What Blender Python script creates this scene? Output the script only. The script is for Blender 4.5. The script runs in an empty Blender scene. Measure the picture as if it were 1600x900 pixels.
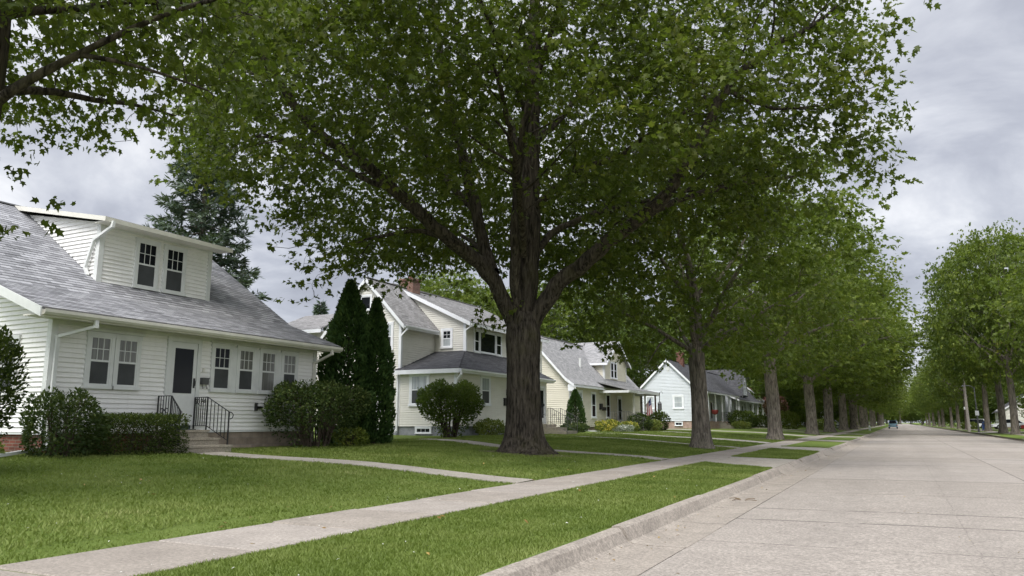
import bpy, math, random
import numpy as np
from mathutils import Vector

R = math.radians
sc = bpy.context.scene
COL = sc.collection
random.seed(7)

# ------------------------------------------------------------------ helpers
def lawn_z(x):
    if x > 0:
        return float(np.interp(x, [7.6, 9.6, 11.2, 16, 30, 60], [.17, .19, .2, .4, .55, .6]))
    return float(np.interp(x, [-400, -60, -20, -14.6, -10.5, -6.6, -5.3, -3.05], [1.2, .85, .74, .65, .45, .2, .19, .165]))

def tag(o, label=None, cat=None, group=None, kind=None):
    if label: o['label'] = label
    if cat: o['category'] = cat
    if group: o['group'] = group
    if kind: o['kind'] = kind
    return o

def empty(name, loc, label=None, cat=None, group=None, rz=0):
    o = bpy.data.objects.new(name, None)
    COL.objects.link(o)
    o.location = loc
    o.rotation_euler = (0, 0, rz)
    o.empty_display_size = .3
    return tag(o, label, cat, group)

def np_mesh(name, verts, faces, mat, loopuv=None, attr=None, smooth=False):
    """verts (n,3); faces: list of arrays, each (m,k)"""
    me = bpy.data.meshes.new(name)
    verts = np.asarray(verts, np.float32)
    fl = [np.asarray(f, np.int32) for f in faces if len(f)]
    loops = np.concatenate([f.ravel() for f in fl])
    sizes = np.concatenate([np.full(len(f), f.shape[1], np.int32) for f in fl])
    starts = np.concatenate([[0], np.cumsum(sizes)[:-1]]).astype(np.int32)
    me.vertices.add(len(verts)); me.vertices.foreach_set('co', verts.ravel())
    me.loops.add(len(loops)); me.loops.foreach_set('vertex_index', loops)
    me.polygons.add(len(sizes)); me.polygons.foreach_set('loop_start', starts)
    try: me.polygons.foreach_set('loop_total', sizes)
    except Exception: pass
    if smooth: me.polygons.foreach_set('use_smooth', np.ones(len(sizes), bool))
    me.update(calc_edges=True)
    if attr is not None:
        a = me.attributes.new('v', 'FLOAT', 'POINT')
        a.data.foreach_set('value', np.asarray(attr, np.float32))
    me.materials.append(mat)
    return me

def link(name, me, parent=None, loc=None):
    o = bpy.data.objects.new(name, me)
    COL.objects.link(o)
    if parent is not None: o.parent = parent
    if loc is not None: o.location = loc
    return o

class MB:
    """collects faces in world coordinates, builds ONE mesh object"""
    def __init__(s): s.v = []; s.f = []; s.uv = []; s.sm = []
    def poly(s, pts, uv=None, smooth=False):
        i = len(s.v)
        s.v += [tuple(p) for p in pts]
        s.f.append(tuple(range(i, i + len(pts)))); s.sm.append(smooth)
        if uv is None:
            a, b, c = Vector(pts[0]), Vector(pts[1]), Vector(pts[2])
            n = (b - a).cross(c - a)
            ax = max(range(3), key=lambda k: abs(n[k]))
            uv = [((p[0], p[1]) if ax == 2 else (p[1], p[2]) if ax == 0 else (p[0], p[2])) for p in pts]
        s.uv.append(uv)
    def box(s, x0, x1, y0, y1, z0, z1):
        s.hexa([(x0, y0, z0), (x1, y0, z0), (x1, y1, z0), (x0, y1, z0), (x0, y0, z1), (x1, y0, z1), (x1, y1, z1), (x0, y1, z1)])
    def hexa(s, p):
        for q in ((0, 3, 2, 1), (4, 5, 6, 7), (0, 1, 5, 4), (1, 2, 6, 5), (2, 3, 7, 6), (3, 0, 4, 7)):
            s.poly([p[k] for k in q])
    def prism(s, pts, vec):
        """extrude polygon pts along vec"""
        vec = Vector(vec); a = [Vector(p) for p in pts]; b = [p + vec for p in a]
        s.poly(a[::-1]); s.poly(b)
        for i in range(len(a)):
            j = (i + 1) % len(a)
            s.poly([a[i], a[j], b[j], b[i]])
    def tube(s, pts, r, n=8, caps=True, smooth=True):
        pts = [Vector(p) for p in pts]
        rs = r if isinstance(r, (list, tuple)) else [r] * len(pts)
        rings = []
        t = (pts[1] - pts[0]).normalized()
        u = t.orthogonal().normalized()
        for i, p in enumerate(pts):
            if i == 0: t2 = (pts[1] - pts[0]).normalized()
            elif i == len(pts) - 1: t2 = (pts[i] - pts[i - 1]).normalized()
            else: t2 = ((pts[i] - pts[i - 1]).normalized() + (pts[i + 1] - pts[i]).normalized()).normalized()
            u = (u - t2 * u.dot(t2)).normalized(); w = t2.cross(u)
            rings.append([p + (u * math.cos(2 * math.pi * k / n) + w * math.sin(2 * math.pi * k / n)) * rs[i] for k in range(n)])
        for a, b in zip(rings, rings[1:]):
            for k in range(n):
                m = (k + 1) % n
                s.poly([a[k], a[m], b[m], b[k]], smooth=smooth)
        if caps:
            s.poly(rings[0][::-1]); s.poly(rings[-1])
    def bar(s, a, b, w, h=None):
        """square bar from a to b"""
        h = h or w
        a, b = Vector(a), Vector(b); t = (b - a).normalized()
        up = Vector((0, 0, 1)) if abs(t.z) < .95 else Vector((1, 0, 0))
        u = t.cross(up).normalized() * (w / 2); v = u.cross(t).normalized() * (h / 2)
        s.hexa([a - u - v, a + u - v, b + u - v, b - u - v, a - u + v, a + u + v, b + u + v, b - u + v])
    def lathe(s, c, prof, n=16):
        c = Vector(c)
        rings = [[c + Vector((r * math.cos(2 * math.pi * k / n), r * math.sin(2 * math.pi * k / n), z)) for k in range(n)] for r, z in prof]
        for a, b in zip(rings, rings[1:]):
            for k in range(n):
                m = (k + 1) % n
                s.poly([a[k], a[m], b[m], b[k]], smooth=True)
        s.poly(rings[0][::-1]); s.poly(rings[-1])
    def build(s, name, mat, parent=None, off=None, weld=False):
        if off is None:
            off = Vector((0, 0, 0)); q = parent
            while q is not None:
                off = off + q.location; q = q.parent
        me = bpy.data.meshes.new(name)
        me.from_pydata([(x - off[0], y - off[1], z - off[2]) for x, y, z in s.v], [], s.f)
        uvl = me.uv_layers.new(name='UVMap')
        flat = [c for f in s.uv for p in f for c in p]
        uvl.data.foreach_set('uv', flat)
        me.polygons.foreach_set('use_smooth', s.sm)
        me.materials.append(mat)
        me.update()
        o = link(name, me, parent)
        return o

# ------------------------------------------------------------------ materials
def nt(name):
    m = bpy.data.materials.new(name); m.use_nodes = True
    t = m.node_tree; t.nodes.clear()
    out = t.nodes.new('ShaderNodeOutputMaterial')
    return m, t, out
def node(t, kind, **kw):
    n = t.nodes.new(kind)
    for k, v in kw.items(): setattr(n, k, v)
    return n
def mixc(t, fac, a, b, mode='MIX'):
    n = node(t, 'ShaderNodeMix', data_type='RGBA', blend_type=mode)
    for sock, val in ((n.inputs[0], fac), (n.inputs[6], a), (n.inputs[7], b)):
        if isinstance(val, (int, float)): sock.default_value = val
        elif isinstance(val, tuple): sock.default_value = (*val, 1)
        else: t.links.new(val, sock)
    return n.outputs[2]
def ramp(t, val, stops):
    n = node(t, 'ShaderNodeValToRGB')
    e = n.color_ramp.elements
    while len(e) < len(stops): e.new(.5)
    for el, (p, c) in zip(e, stops):
        el.position = p; el.color = (*c, 1) if isinstance(c, tuple) else (c, c, c, 1)
    t.links.new(val, n.inputs[0])
    return n.outputs[0]
def noise(t, vec, scale, detail=4, rough=.55, dist=0):
    n = node(t, 'ShaderNodeTexNoise')
    n.inputs['Scale'].default_value = scale; n.inputs['Detail'].default_value = detail
    n.inputs['Roughness'].default_value = rough; n.inputs['Distortion'].default_value = dist
    if vec is not None: t.links.new(vec, n.inputs['Vector'])
    return n.outputs[0]
def mapping(t, vec, scale=(1, 1, 1)):
    n = node(t, 'ShaderNodeMapping'); n.inputs['Scale'].default_value = scale
    t.links.new(vec, n.inputs['Vector']); return n.outputs[0]
def coords(t, which='Object'):
    return node(t, 'ShaderNodeTexCoord').outputs[which]
def math_(t, op, a, b=None, c=None):
    n = node(t, 'ShaderNodeMath', operation=op)
    for s, v in zip(n.inputs, (a, b, c)):
        if v is None: continue
        if isinstance(v, (int, float)): s.default_value = v
        else: t.links.new(v, s)
    return n.outputs[0]
def bump(t, h, strength=.3, dist=.02):
    n = node(t, 'ShaderNodeBump'); n.inputs['Strength'].default_value = strength
    n.inputs['Distance'].default_value = dist
    t.links.new(h, n.inputs['Height']); return n.outputs[0]
def principled(t, out, col, rough=.7, spec=.3, normal=None, metal=0, coat=0):
    p = node(t, 'ShaderNodeBsdfPrincipled')
    if isinstance(col, tuple): p.inputs['Base Color'].default_value = (*col, 1)
    else: t.links.new(col, p.inputs['Base Color'])
    if isinstance(rough, (int, float)): p.inputs['Roughness'].default_value = rough
    else: t.links.new(rough, p.inputs['Roughness'])
    p.inputs['Specular IOR Level'].default_value = spec
    p.inputs['Metallic'].default_value = metal
    p.inputs['Coat Weight'].default_value = coat
    if normal is not None: t.links.new(normal, p.inputs['Normal'])
    t.links.new(p.outputs[0], out.inputs[0]); return p

def simple(name, c, var=.12, scale=6, rough=.6, spec=.3, bmp=0, metal=0, stretch=(1, 1, 1)):
    m, t, out = nt(name)
    v = mapping(t, coords(t), stretch)
    n = noise(t, v, scale, 5, .6)
    lo = tuple(k * (1 - var) for k in c); hi = tuple(min(1, k * (1 + var)) for k in c)
    col = ramp(t, n, [(.3, lo), (.7, hi)])
    nrm = bump(t, n, bmp, .01) if bmp else None
    principled(t, out, col, rough, spec, nrm, metal); return m

def siding_mat(name, c, dirt=(.5, .48, .42), damt=.25):
    m, t, out = nt(name)
    co = coords(t)
    n1 = noise(t, mapping(t, co, (.5, .5, 2.2)), 1.6, 5, .6)
    n2 = noise(t, mapping(t, co, (6, 6, .6)), 2.0, 4, .6)
    n3 = noise(t, mapping(t, co, (.5, .5, 10)), 3.0, 2, .5)
    c1 = mixc(t, ramp(t, n1, [(.45, 0.), (.8, 1.)]), c, tuple(a * (1 - damt) + b * a * damt for a, b in zip(c, dirt)))
    c2 = mixc(t, math_(t, 'MULTIPLY', ramp(t, n2, [(.5, 0.), (.85, 1.)]), damt * .9), c1, dirt)
    c3 = mixc(t, math_(t, 'MULTIPLY', ramp(t, n3, [(.35, 1.), (.6, 0.)]), .18), c2, tuple(k * .8 for k in c))
    principled(t, out, c3, .5, .3); return m

def shingle_mat(name, dark, light, tint, row=.14):
    m, t, out = nt(name)
    uv = coords(t, 'UV')
    b = node(t, 'ShaderNodeTexBrick')
    b.offset = .5; b.inputs['Scale'].default_value = 1
    b.inputs['Brick Width'].default_value = .28; b.inputs['Row Height'].default_value = row
    b.inputs['Mortar Size'].default_value = .006; b.inputs['Mortar Smooth'].default_value = .3; b.inputs['Bias'].default_value = 0
    b.inputs['Color1'].default_value = (*dark, 1); b.inputs['Color2'].default_value = (*light, 1)
    b.inputs['Mortar'].default_value = (*[k * .45 for k in dark], 1)
    n0 = noise(t, uv, 9, 2); 
    off = node(t, 'ShaderNodeVectorMath', operation='MULTIPLY_ADD')
    cmb = node(t, 'ShaderNodeCombineXYZ'); t.links.new(n0, cmb.inputs[0]); t.links.new(noise(t, uv, 3.1, 3), cmb.inputs[1])
    t.links.new(cmb.outputs[0], off.inputs[0]); off.inputs[1].default_value = (.1, .02, 0); t.links.new(uv, off.inputs[2])
    t.links.new(off.outputs[0], b.inputs['Vector'])
    big = noise(t, uv, .7, 5, .65)
    fine = noise(t, uv, 60, 3, .7)
    streak = noise(t, mapping(t, uv, (2.5, .35, 1)), 1.5, 4, .6)
    c = mixc(t, ramp(t, big, [(.35, 0.), (.7, .55)]), b.outputs[0], tint)
    c = mixc(t, math_(t, 'MULTIPLY', ramp(t, streak, [(.5, 0.), (.8, 1.)]), .35), c, tuple(k * .55 for k in dark))
    c = mixc(t, .35, c, ramp(t, fine, [(.3, .05), (.7, .75)]), 'OVERLAY')
    principled(t, out, c, .9, .15, bump(t, fine, .35, .006)); return m

def brick_mat(name, c1, c2, mortar, w=.21, h=.07):
    m, t, out = nt(name)
    uv = coords(t, 'UV')
    b = node(t, 'ShaderNodeTexBrick'); b.inputs['Scale'].default_value = 1
    b.inputs['Brick Width'].default_value = w; b.inputs['Row Height'].default_value = h; b.inputs['Mortar Size'].default_value = .008
    b.inputs['Color1'].default_value = (*c1, 1); b.inputs['Color2'].default_value = (*c2, 1); b.inputs['Mortar'].default_value = (*mortar, 1)
    t.links.new(uv, b.inputs['Vector'])
    n = noise(t, uv, 4, 5)
    c = mixc(t, .5, b.outputs[0], ramp(t, n, [(.3, .25), (.7, .75)]), 'OVERLAY')
    principled(t, out, c, .85, .2, bump(t, b.outputs[1], -.4, .01)); return m

def glass_mat(name, base, curtain=False):
    m, t, out = nt(name)
    if curtain:
        co = coords(t)
        w = noise(t, mapping(t, co, (14, 14, .4)), 2, 2)
        col = ramp(t, w, [(.3, tuple(k * .55 for k in base)), (.7, base)])
        principled(t, out, col, .09, .5)
    else:
        principled(t, out, base, .04, .14)
    return m

def leaf_mat(name, stops, trans=.35, spec=.22, rough=.42, patch=.4):
    m, t, out = nt(name)
    a = node(t, 'ShaderNodeAttribute'); a.attribute_name = 'v'
    nn = noise(t, coords(t), .55, 3, .6)
    v = math_(t, 'ADD', math_(t, 'MULTIPLY', a.outputs['Fac'], 1 - patch), math_(t, 'MULTIPLY', ramp(t, nn, [(.3, 0.), (.7, 1.)]), patch))
    col = ramp(t, v, stops)
    p = node(t, 'ShaderNodeBsdfPrincipled'); t.links.new(col, p.inputs['Base Color'])
    p.inputs['Roughness'].default_value = rough; p.inputs['Specular IOR Level'].default_value = spec
    tr = node(t, 'ShaderNodeBsdfTranslucent')
    t.links.new(mixc(t, .6, col, (.16, .24, .02), 'MIX'), tr.inputs[0])
    mx = node(t, 'ShaderNodeMixShader'); mx.inputs[0].default_value = trans
    t.links.new(p.outputs[0], mx.inputs[1]); t.links.new(tr.outputs[0], mx.inputs[2])
    t.links.new(mx.outputs[0], out.inputs[0]); return m

def bark_mat(name, dark, light, moss):
    m, t, out = nt(name)
    co = coords(t)
    st = mapping(t, co, (1, 1, .16))
    n = noise(t, st, 13, 6, .65, .6)
    n2 = noise(t, co, 1.6, 4)
    n3 = noise(t, mapping(t, co, (1, 1, .5)), 30, 3)
    c = ramp(t, n, [(.38, dark), (.5, tuple(a * .55 + b * .45 for a, b in zip(dark, light))), (.66, light)])
    c = mixc(t, math_(t, 'MULTIPLY', ramp(t, n2, [(.5, 0.), (.75, 1.)]), .45), c, moss)
    h = math_(t, 'ADD', n, math_(t, 'MULTIPLY', n3, .3))
    principled(t, out, c, .92, .12, bump(t, h, .9, .05)); return m

def concrete_mat(name, c, var=.14, agg=.25, stain=(.2, .17, .13), joints=None, slabs=None):
    m, t, out = nt(name)
    co = coords(t)
    big = noise(t, co, .35, 5, .6); med = noise(t, co, 2.6, 5, .65); fine = noise(t, co, 75, 3, .75)
    grit = noise(t, co, 28, 2, .5)
    lo = tuple(k * (1 - var) for k in c); hi = tuple(k * (1 + var) for k in c)
    col = ramp(t, med, [(.3, lo), (.7, hi)])
    col = mixc(t, math_(t, 'MULTIPLY', ramp(t, big, [(.42, 0.), (.72, 1.)]), .4), col, tuple(k * .72 for k in c))
    col = mixc(t, agg, col, ramp(t, fine, [(.3, .12), (.7, .88)]), 'OVERLAY')
    col = mixc(t, agg * .8, col, ramp(t, grit, [(.36, .2), (.5, .5), (.66, .85)]), 'OVERLAY')
    if slabs:
        sp_ = node(t, 'ShaderNodeSeparateXYZ'); t.links.new(co, sp_.inputs[0])
        ix = math_(t, 'FLOOR', math_(t, 'DIVIDE', math_(t, 'SUBTRACT', sp_.outputs[0], slabs[0]), slabs[1])); iy = math_(t, 'FLOOR', math_(t, 'DIVIDE', math_(t, 'SUBTRACT', sp_.outputs[1], slabs[2]), slabs[3]))
        cb = node(t, 'ShaderNodeCombineXYZ'); t.links.new(ix, cb.inputs[0]); t.links.new(iy, cb.inputs[1])
        wn_ = node(t, 'ShaderNodeTexWhiteNoise', noise_dimensions='2D'); t.links.new(cb.outputs[0], wn_.inputs['Vector'])
        col = mixc(t, slabs[4], col, ramp(t, wn_.outputs['Value'], [(0, (.40, .385, .36)), (1, (.60, .60, .61))]), 'OVERLAY')
    if joints:
        sep = node(t, 'ShaderNodeSeparateXYZ'); t.links.new(co, sep.inputs[0])
        wob = math_(t, 'MULTIPLY', math_(t, 'SUBTRACT', noise(t, co, 1.3, 5, .7), .5), .16)
        wob2 = math_(t, 'MULTIPLY', math_(t, 'SUBTRACT', noise(t, co, 9, 3, .7), .5), .03)
        w = math_(t, 'ADD', wob, wob2)
        gate = ramp(t, noise(t, co, .9, 3, .6), [(.36, 0.), (.46, 1.)])
        fac = None
        for axis, pos, width, strength, wobk in joints:
            d = math_(t, 'ABSOLUTE', math_(t, 'SUBTRACT', math_(t, 'ADD', sep.outputs[axis], math_(t, 'MULTIPLY', w, wobk)), pos))
            l = math_(t, 'MULTIPLY', math_(t, 'SUBTRACT', 1, math_(t, 'MINIMUM', math_(t, 'DIVIDE', d, width), 1)), strength)
            if wobk > .2: l = math_(t, 'MULTIPLY', l, gate)
            fac = l if fac is None else math_(t, 'MAXIMUM', fac, l)
        fac = math_(t, 'MINIMUM', math_(t, 'MULTIPLY', fac, 1.5), .75)
        col = mixc(t, fac, col, (.06, .05, .045))
        # worn patches and faint tyre tracks
        xx = sep.outputs[0]
        for cx in (-.9, .8, 4.0, 5.6):
            d = math_(t, 'ABSOLUTE', math_(t, 'SUBTRACT', xx, cx))
            l = math_(t, 'MULTIPLY', math_(t, 'SUBTRACT', 1, math_(t, 'MINIMUM', math_(t, 'DIVIDE', d, .55), 1)), .16)
            col = mixc(t, l, col, tuple(k * .62 for k in c))
        st = ramp(t, noise(t, mapping(t, co, (1, .45, 1)), 1.1, 6, .7), [(.6, 0.), (.74, 1.)])
        col = mixc(t, math_(t, 'MULTIPLY', st, .3), col, stain)
    nrm = bump(t, math_(t, 'ADD', fine, grit), .35, .004)
    principled(t, out, col, .88, .2, nrm); return m

def lawn_mat():
    m, t, out = nt('lawn_soil_grass')
    co = coords(t)
    big = noise(t, co, .16, 4); med = noise(t, co, 1.3, 5, .6); fine = noise(t, co, 34, 4, .7)
    col = ramp(t, fine, [(.25, (.05, .075, .014)), (.5, (.105, .15, .03)), (.75, (.19, .225, .065))])
    col = mixc(t, math_(t, 'MULTIPLY', ramp(t, med, [(.35, 0.), (.7, 1.)]), .45), col, (.17, .205, .06))
    col = mixc(t, math_(t, 'MULTIPLY', ramp(t, big, [(.4, 0.), (.7, 1.)]), .5), col, (.08, .125, .022))
    principled(t, out, col, .9, .1, bump(t, fine, .6, .03)); return m

M = {}
M['sid_white'] = siding_mat('white_vinyl_siding', (.83, .82, .79))
M['sid_cream'] = siding_mat('cream_white_siding', (.76, .74, .675))
M['sid_yellow'] = siding_mat('pale_yellow_siding', (.73, .69, .575))
M['sid_blue'] = siding_mat('cool_white_siding', (.64, .67, .695))
M['trim'] = simple('white_trim_paint', (.64, .65, .63), .08, 3, .45)
M['trim_cool'] = simple('bright_white_trim', (.80, .81, .83), .06, 3, .45)
M['trim_ivory'] = simple('ivory_gutter_paint', (.66, .64, .57), .1, 3, .4)
M['soffit'] = simple('soffit_paint', (.62, .60, .54), .1, 3, .6)
M['shingle'] = shingle_mat('grey_shingles', (.18, .18, .19), (.44, .44, .455), (.31, .31, .325))
M['shingle_far'] = shingle_mat('grey_brown_shingles', (.20, .195, .19), (.36, .35, .345), (.27, .26, .25))
M['shingle_pale'] = shingle_mat('pale_grey_shingles', (.23, .23, .23), (.38, .37, .365), (.31, .305, .30))
M['shingle_dark'] = shingle_mat('charcoal_shingles', (.06, .06, .065), (.12, .12, .125), (.085, .085, .09))
M['brick_red'] = brick_mat('red_brick', (.11, .04, .028), (.17, .06, .042), (.15, .125, .10))
M['brick_brown'] = brick_mat('brown_chimney_brick', (.13, .065, .05), (.22, .11, .08), (.24, .20, .17))
M['block_tan'] = brick_mat('tan_stone_block', (.20, .16, .125), (.29, .235, .185), (.22, .19, .16), .4, .19)
M['block_grey'] = brick_mat('grey_painted_block', (.24, .25, .265), (.28, .29, .30), (.21, .215, .225), .4, .2)
M['block_pink'] = brick_mat('pinkish_block', (.34, .23, .19), (.40, .29, .24), (.3, .26, .22), .4, .2)
M['glass'] = glass_mat('dark_window_glass', (.012, .014, .016))
M['screen'] = simple('insect_screen', (.055, .058, .06), .25, 2, .55, .3)
M['curtain'] = glass_mat('glass_over_curtain', (.21, .21, .19), True)
M['blind'] = glass_mat('glass_over_pale_blind', (.50, .54, .56), True)
M['iron'] = simple('black_wrought_iron', (.012, .012, .013), .3, 8, .4, .5)
M['iron_grey'] = simple('grey_iron', (.09, .09, .09), .3, 8, .5, .4)
M['conc_step'] = concrete_mat('old_step_concrete', (.30, .27, .215), .3, .3)
M['bark'] = bark_mat('furrowed_bark', (.012, .010, .008), (.09, .076, .058), (.062, .058, .024))
M['bark_far'] = bark_mat('grey_brown_bark', (.06, .052, .042), (.26, .225, .185), (.16, .15, .10))
M['stem'] = simple('shrub_stem', (.07, .055, .042), .35, 14, .9, .1)
M['leaf'] = leaf_mat('maple_leaves', [(.0, (.024, .037, .007)), (.45, (.058, .080, .012)), (.8, (.135, .155, .022)), (1, (.27, .24, .045))], .42)
M['leaf_b'] = leaf_mat('street_tree_leaves', [(.0, (.036, .058, .010)), (.45, (.095, .135, .02)), (.82, (.175, .21, .032)), (1, (.27, .24, .05))], .42)
M['leaf_c'] = leaf_mat('yellow_green_leaves', [(.0, (.07, .105, .018)), (.5, (.135, .18, .03)), (1, (.25, .24, .05))], .42)
M['leaf_d'] = leaf_mat('deep_green_leaves', [(.0, (.035, .062, .014)), (.5, (.078, .12, .024)), (1, (.16, .19, .04))], .4)
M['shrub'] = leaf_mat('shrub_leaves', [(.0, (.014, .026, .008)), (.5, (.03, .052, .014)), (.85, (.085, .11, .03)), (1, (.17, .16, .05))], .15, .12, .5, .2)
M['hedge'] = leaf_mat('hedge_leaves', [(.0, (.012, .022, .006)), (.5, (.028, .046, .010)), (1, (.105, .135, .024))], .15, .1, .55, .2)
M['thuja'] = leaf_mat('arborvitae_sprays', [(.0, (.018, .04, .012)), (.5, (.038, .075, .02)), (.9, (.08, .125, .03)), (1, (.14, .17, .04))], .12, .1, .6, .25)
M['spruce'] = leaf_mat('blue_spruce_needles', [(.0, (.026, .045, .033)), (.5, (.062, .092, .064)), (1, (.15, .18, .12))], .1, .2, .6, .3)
M['lime'] = leaf_mat('lime_leaves', [(.0, (.07, .11, .02)), (.5, (.14, .18, .035)), (1, (.26, .26, .06))], .25)
M['petal_y'] = leaf_mat('yellow_petals', [(.0, (.06, .10, .02)), (.5, (.12, .17, .03)), (.72, (.42, .36, .05)), (1, (.62, .52, .10))], .2)
M['petal_w'] = leaf_mat('pale_flowers', [(.0, (.08, .12, .05)), (.5, (.22, .26, .17)), (1, (.5, .5, .46))], .2)
M['redleaf'] = leaf_mat('purple_leaves', [(.0, (.035, .014, .014)), (1, (.11, .04, .035))], .25)
M['grass'] = leaf_mat('grass_blades', [(.0, (.055, .09, .014)), (.45, (.14, .19, .036)), (.85, (.24, .285, .078)), (1, (.38, .37, .16))], .35, .25, .5, .62)
M['litter'] = leaf_mat('fallen_leaf_litter', [(.0, (.10, .055, .02)), (.5, (.25, .15, .045)), (1, (.45, .36, .12))], .1)
M['clover'] = simple('white_clover_heads', (.62, .62, .55), .1, 5)
M['road'] = concrete_mat('street_concrete', (.295, .264, .230), .12, .45, (.24, .195, .155), slabs=(2.42, 4.6, 11.55, 4.55, .32),
    joints=[(0, 2.42, .02, .85, .03), (1, 9.3, .03, .45, .5), (1, 11.6, .05, .75, .35), (1, 13.15, .05, .7, .45), (1, 16.4, .06, .35, .6), (1, 20.4, .08, .45, .5), (1, 27.5, .12, .5, .5), (1, 33, .16, .45, .5),
            (1, 41, .2, .45, .5), (1, 50, .3, .45, .5), (1, 62, .4, .45, .5), (1, 75, .5, .4, .5), (0, .62, .01, .22, .9)])
M['gutter'] = concrete_mat('kerb_concrete', (.29, .255, .215), .18, .4, (.2, .17, .13))
M['walk'] = concrete_mat('sidewalk_concrete', (.31, .276, .24), .16, .3, slabs=(0, 50, -6.95, 1.55, .38))
M['walk_pale'] = concrete_mat('pale_walk_concrete', (.33, .30, .255), .14, .3)
M['soil'] = simple('dark_soil', (.06, .045, .032), .3, 9, .95, .1, .4)
M['lawn'] = lawn_mat()
M['soil_dry'] = simple('dry_bare_soil', (.13, .115, .07), .35, 5, .95, .1, .4)

# ------------------------------------------------------------------ world, sun, camera
SUN_EL, SUN_AZ = R(54), R(172)      # azimuth clockwise from +y
w = bpy.data.worlds.new('World'); sc.world = w; w.use_nodes = True
t = w.node_tree; t.nodes.clear()
wo = t.nodes.new('ShaderNodeOutputWorld'); bg = t.nodes.new('ShaderNodeBackground')
sky = node(t, 'ShaderNodeTexSky', sky_type='NISHITA'); sky.sun_disc = False
sky.sun_elevation = SUN_EL; sky.sun_rotation = SUN_AZ
dirv = coords(t, 'Generated')
nrm_ = node(t, 'ShaderNodeVectorMath', operation='NORMALIZE'); t.links.new(dirv, nrm_.inputs[0])
sp = node(t, 'ShaderNodeSeparateXYZ'); t.links.new(nrm_.outputs[0], sp.inputs[0])
zc = math_(t, 'ADD', math_(t, 'MAXIMUM', sp.outputs[2], 0), .3)
cx = math_(t, 'DIVIDE', sp.outputs[0], zc); cy = math_(t, 'DIVIDE', sp.outputs[1], zc)
cv = node(t, 'ShaderNodeCombineXYZ'); t.links.new(cx, cv.inputs[0]); t.links.new(cy, cv.inputs[1])
n1 = noise(t, mapping(t, cv.outputs[0], (1.0, 1.0, 1)), 2.6, 8, .56, .4)
n2 = noise(t, cv.outputs[0], .8, 3, .5)
cl = math_(t, 'ADD', math_(t, 'MULTIPLY', n1, .7), math_(t, 'MULTIPLY', n2, .3))
ccol = ramp(t, cl, [(.37, (3.7, 3.85, 4.5)), (.46, (4.9, 5.1, 5.8)), (.53, (6.4, 6.6, 7.2)), (.61, (8.9, 9.0, 9.3))])
zb = ramp(t, sp.outputs[2], [(.42, 1.), (.85, .0)])
zen = node(t, 'ShaderNodeMapRange'); zen.inputs[1].default_value = .45; zen.inputs[2].default_value = .95
zen.inputs[3].default_value = .74; zen.inputs[4].default_value = 1.25; t.links.new(sp.outputs[2], zen.inputs[0])
# thinner, brighter cloud round the hidden sun
dt = node(t, 'ShaderNodeVectorMath', operation='DOT_PRODUCT'); t.links.new(nrm_.outputs[0], dt.inputs[0])
dt.inputs[1].default_value = (math.sin(SUN_AZ) * math.cos(R(48)), math.cos(SUN_AZ) * math.cos(R(48)), math.sin(R(48)))
glow = math_(t, 'ADD', 1, math_(t, 'MULTIPLY', math_(t, 'POWER', math_(t, 'MAXIMUM', dt.outputs['Value'], 0), 1.6), 2.1))
gz_ = math_(t, 'MULTIPLY', zen.outputs[0], glow)
cc2 = node(t, 'ShaderNodeVectorMath', operation='SCALE'); t.links.new(ccol, cc2.inputs[0]); t.links.new(gz_, cc2.inputs['Scale'])
skm = mixc(t, .93, sky.outputs[0], cc2.outputs[0])
t.links.new(skm, bg.inputs[0]); bg.inputs[1].default_value = .088
t.links.new(bg.outputs[0], wo.inputs[0])

sl = bpy.data.lights.new('sun', 'SUN'); sl.energy = 1.5; sl.angle = R(24); sl.color = (1, .965, .9)
so = bpy.data.objects.new('sun', sl); COL.objects.link(so)
sd = Vector((math.sin(SUN_AZ) * math.cos(SUN_EL), math.cos(SUN_AZ) * math.cos(SUN_EL), math.sin(SUN_EL)))
so.rotation_euler = (-sd).to_track_quat('-Z', 'Y').to_euler()
so.location = sd * 60

YAW, PITCH = 26.485, 9.926
cam = bpy.data.cameras.new('camera'); co_ = bpy.data.objects.new('camera', cam); COL.objects.link(co_)
co_.location = (0, 0, 1.35); co_.rotation_euler = (R(90 + PITCH), 0, R(YAW))
cam.sensor_width = 36; cam.lens = 27; cam.clip_end = 4000; cam.clip_start = .1
sc.camera = co_
vs = sc.view_settings
vs.view_transform = 'Standard'; vs.look = 'None'; vs.exposure = .8; vs.gamma = 1
sc.render.engine = 'CYCLES'
sc.cycles.max_bounces = 8; sc.cycles.diffuse_bounces = 4; sc.cycles.glossy_bounces = 2; sc.cycles.transmission_bounces = 5
sc.cycles.transparent_max_bounces = 4; sc.cycles.use_denoising = True
sc.cycles.caustics_reflective = False; sc.cycles.caustics_refractive = False

#@@GROUND
# ------------------------------------------------------------------ ground
def sheet(name, xs, ys, zf, mat, kind='structure'):
    V, F = [], []
    for y in ys:
        for x in xs: V.append((x, y, zf(x, y)))
    n = len(xs)
    for j in range(len(ys) - 1):
        for i in range(n - 1):
            a = j * n + i
            F.append((a, a + 1, a + n + 1, a + n))
    o = link(name, np_mesh(name, V, [F], mat, smooth=True))
    return tag(o, kind=kind)

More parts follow.
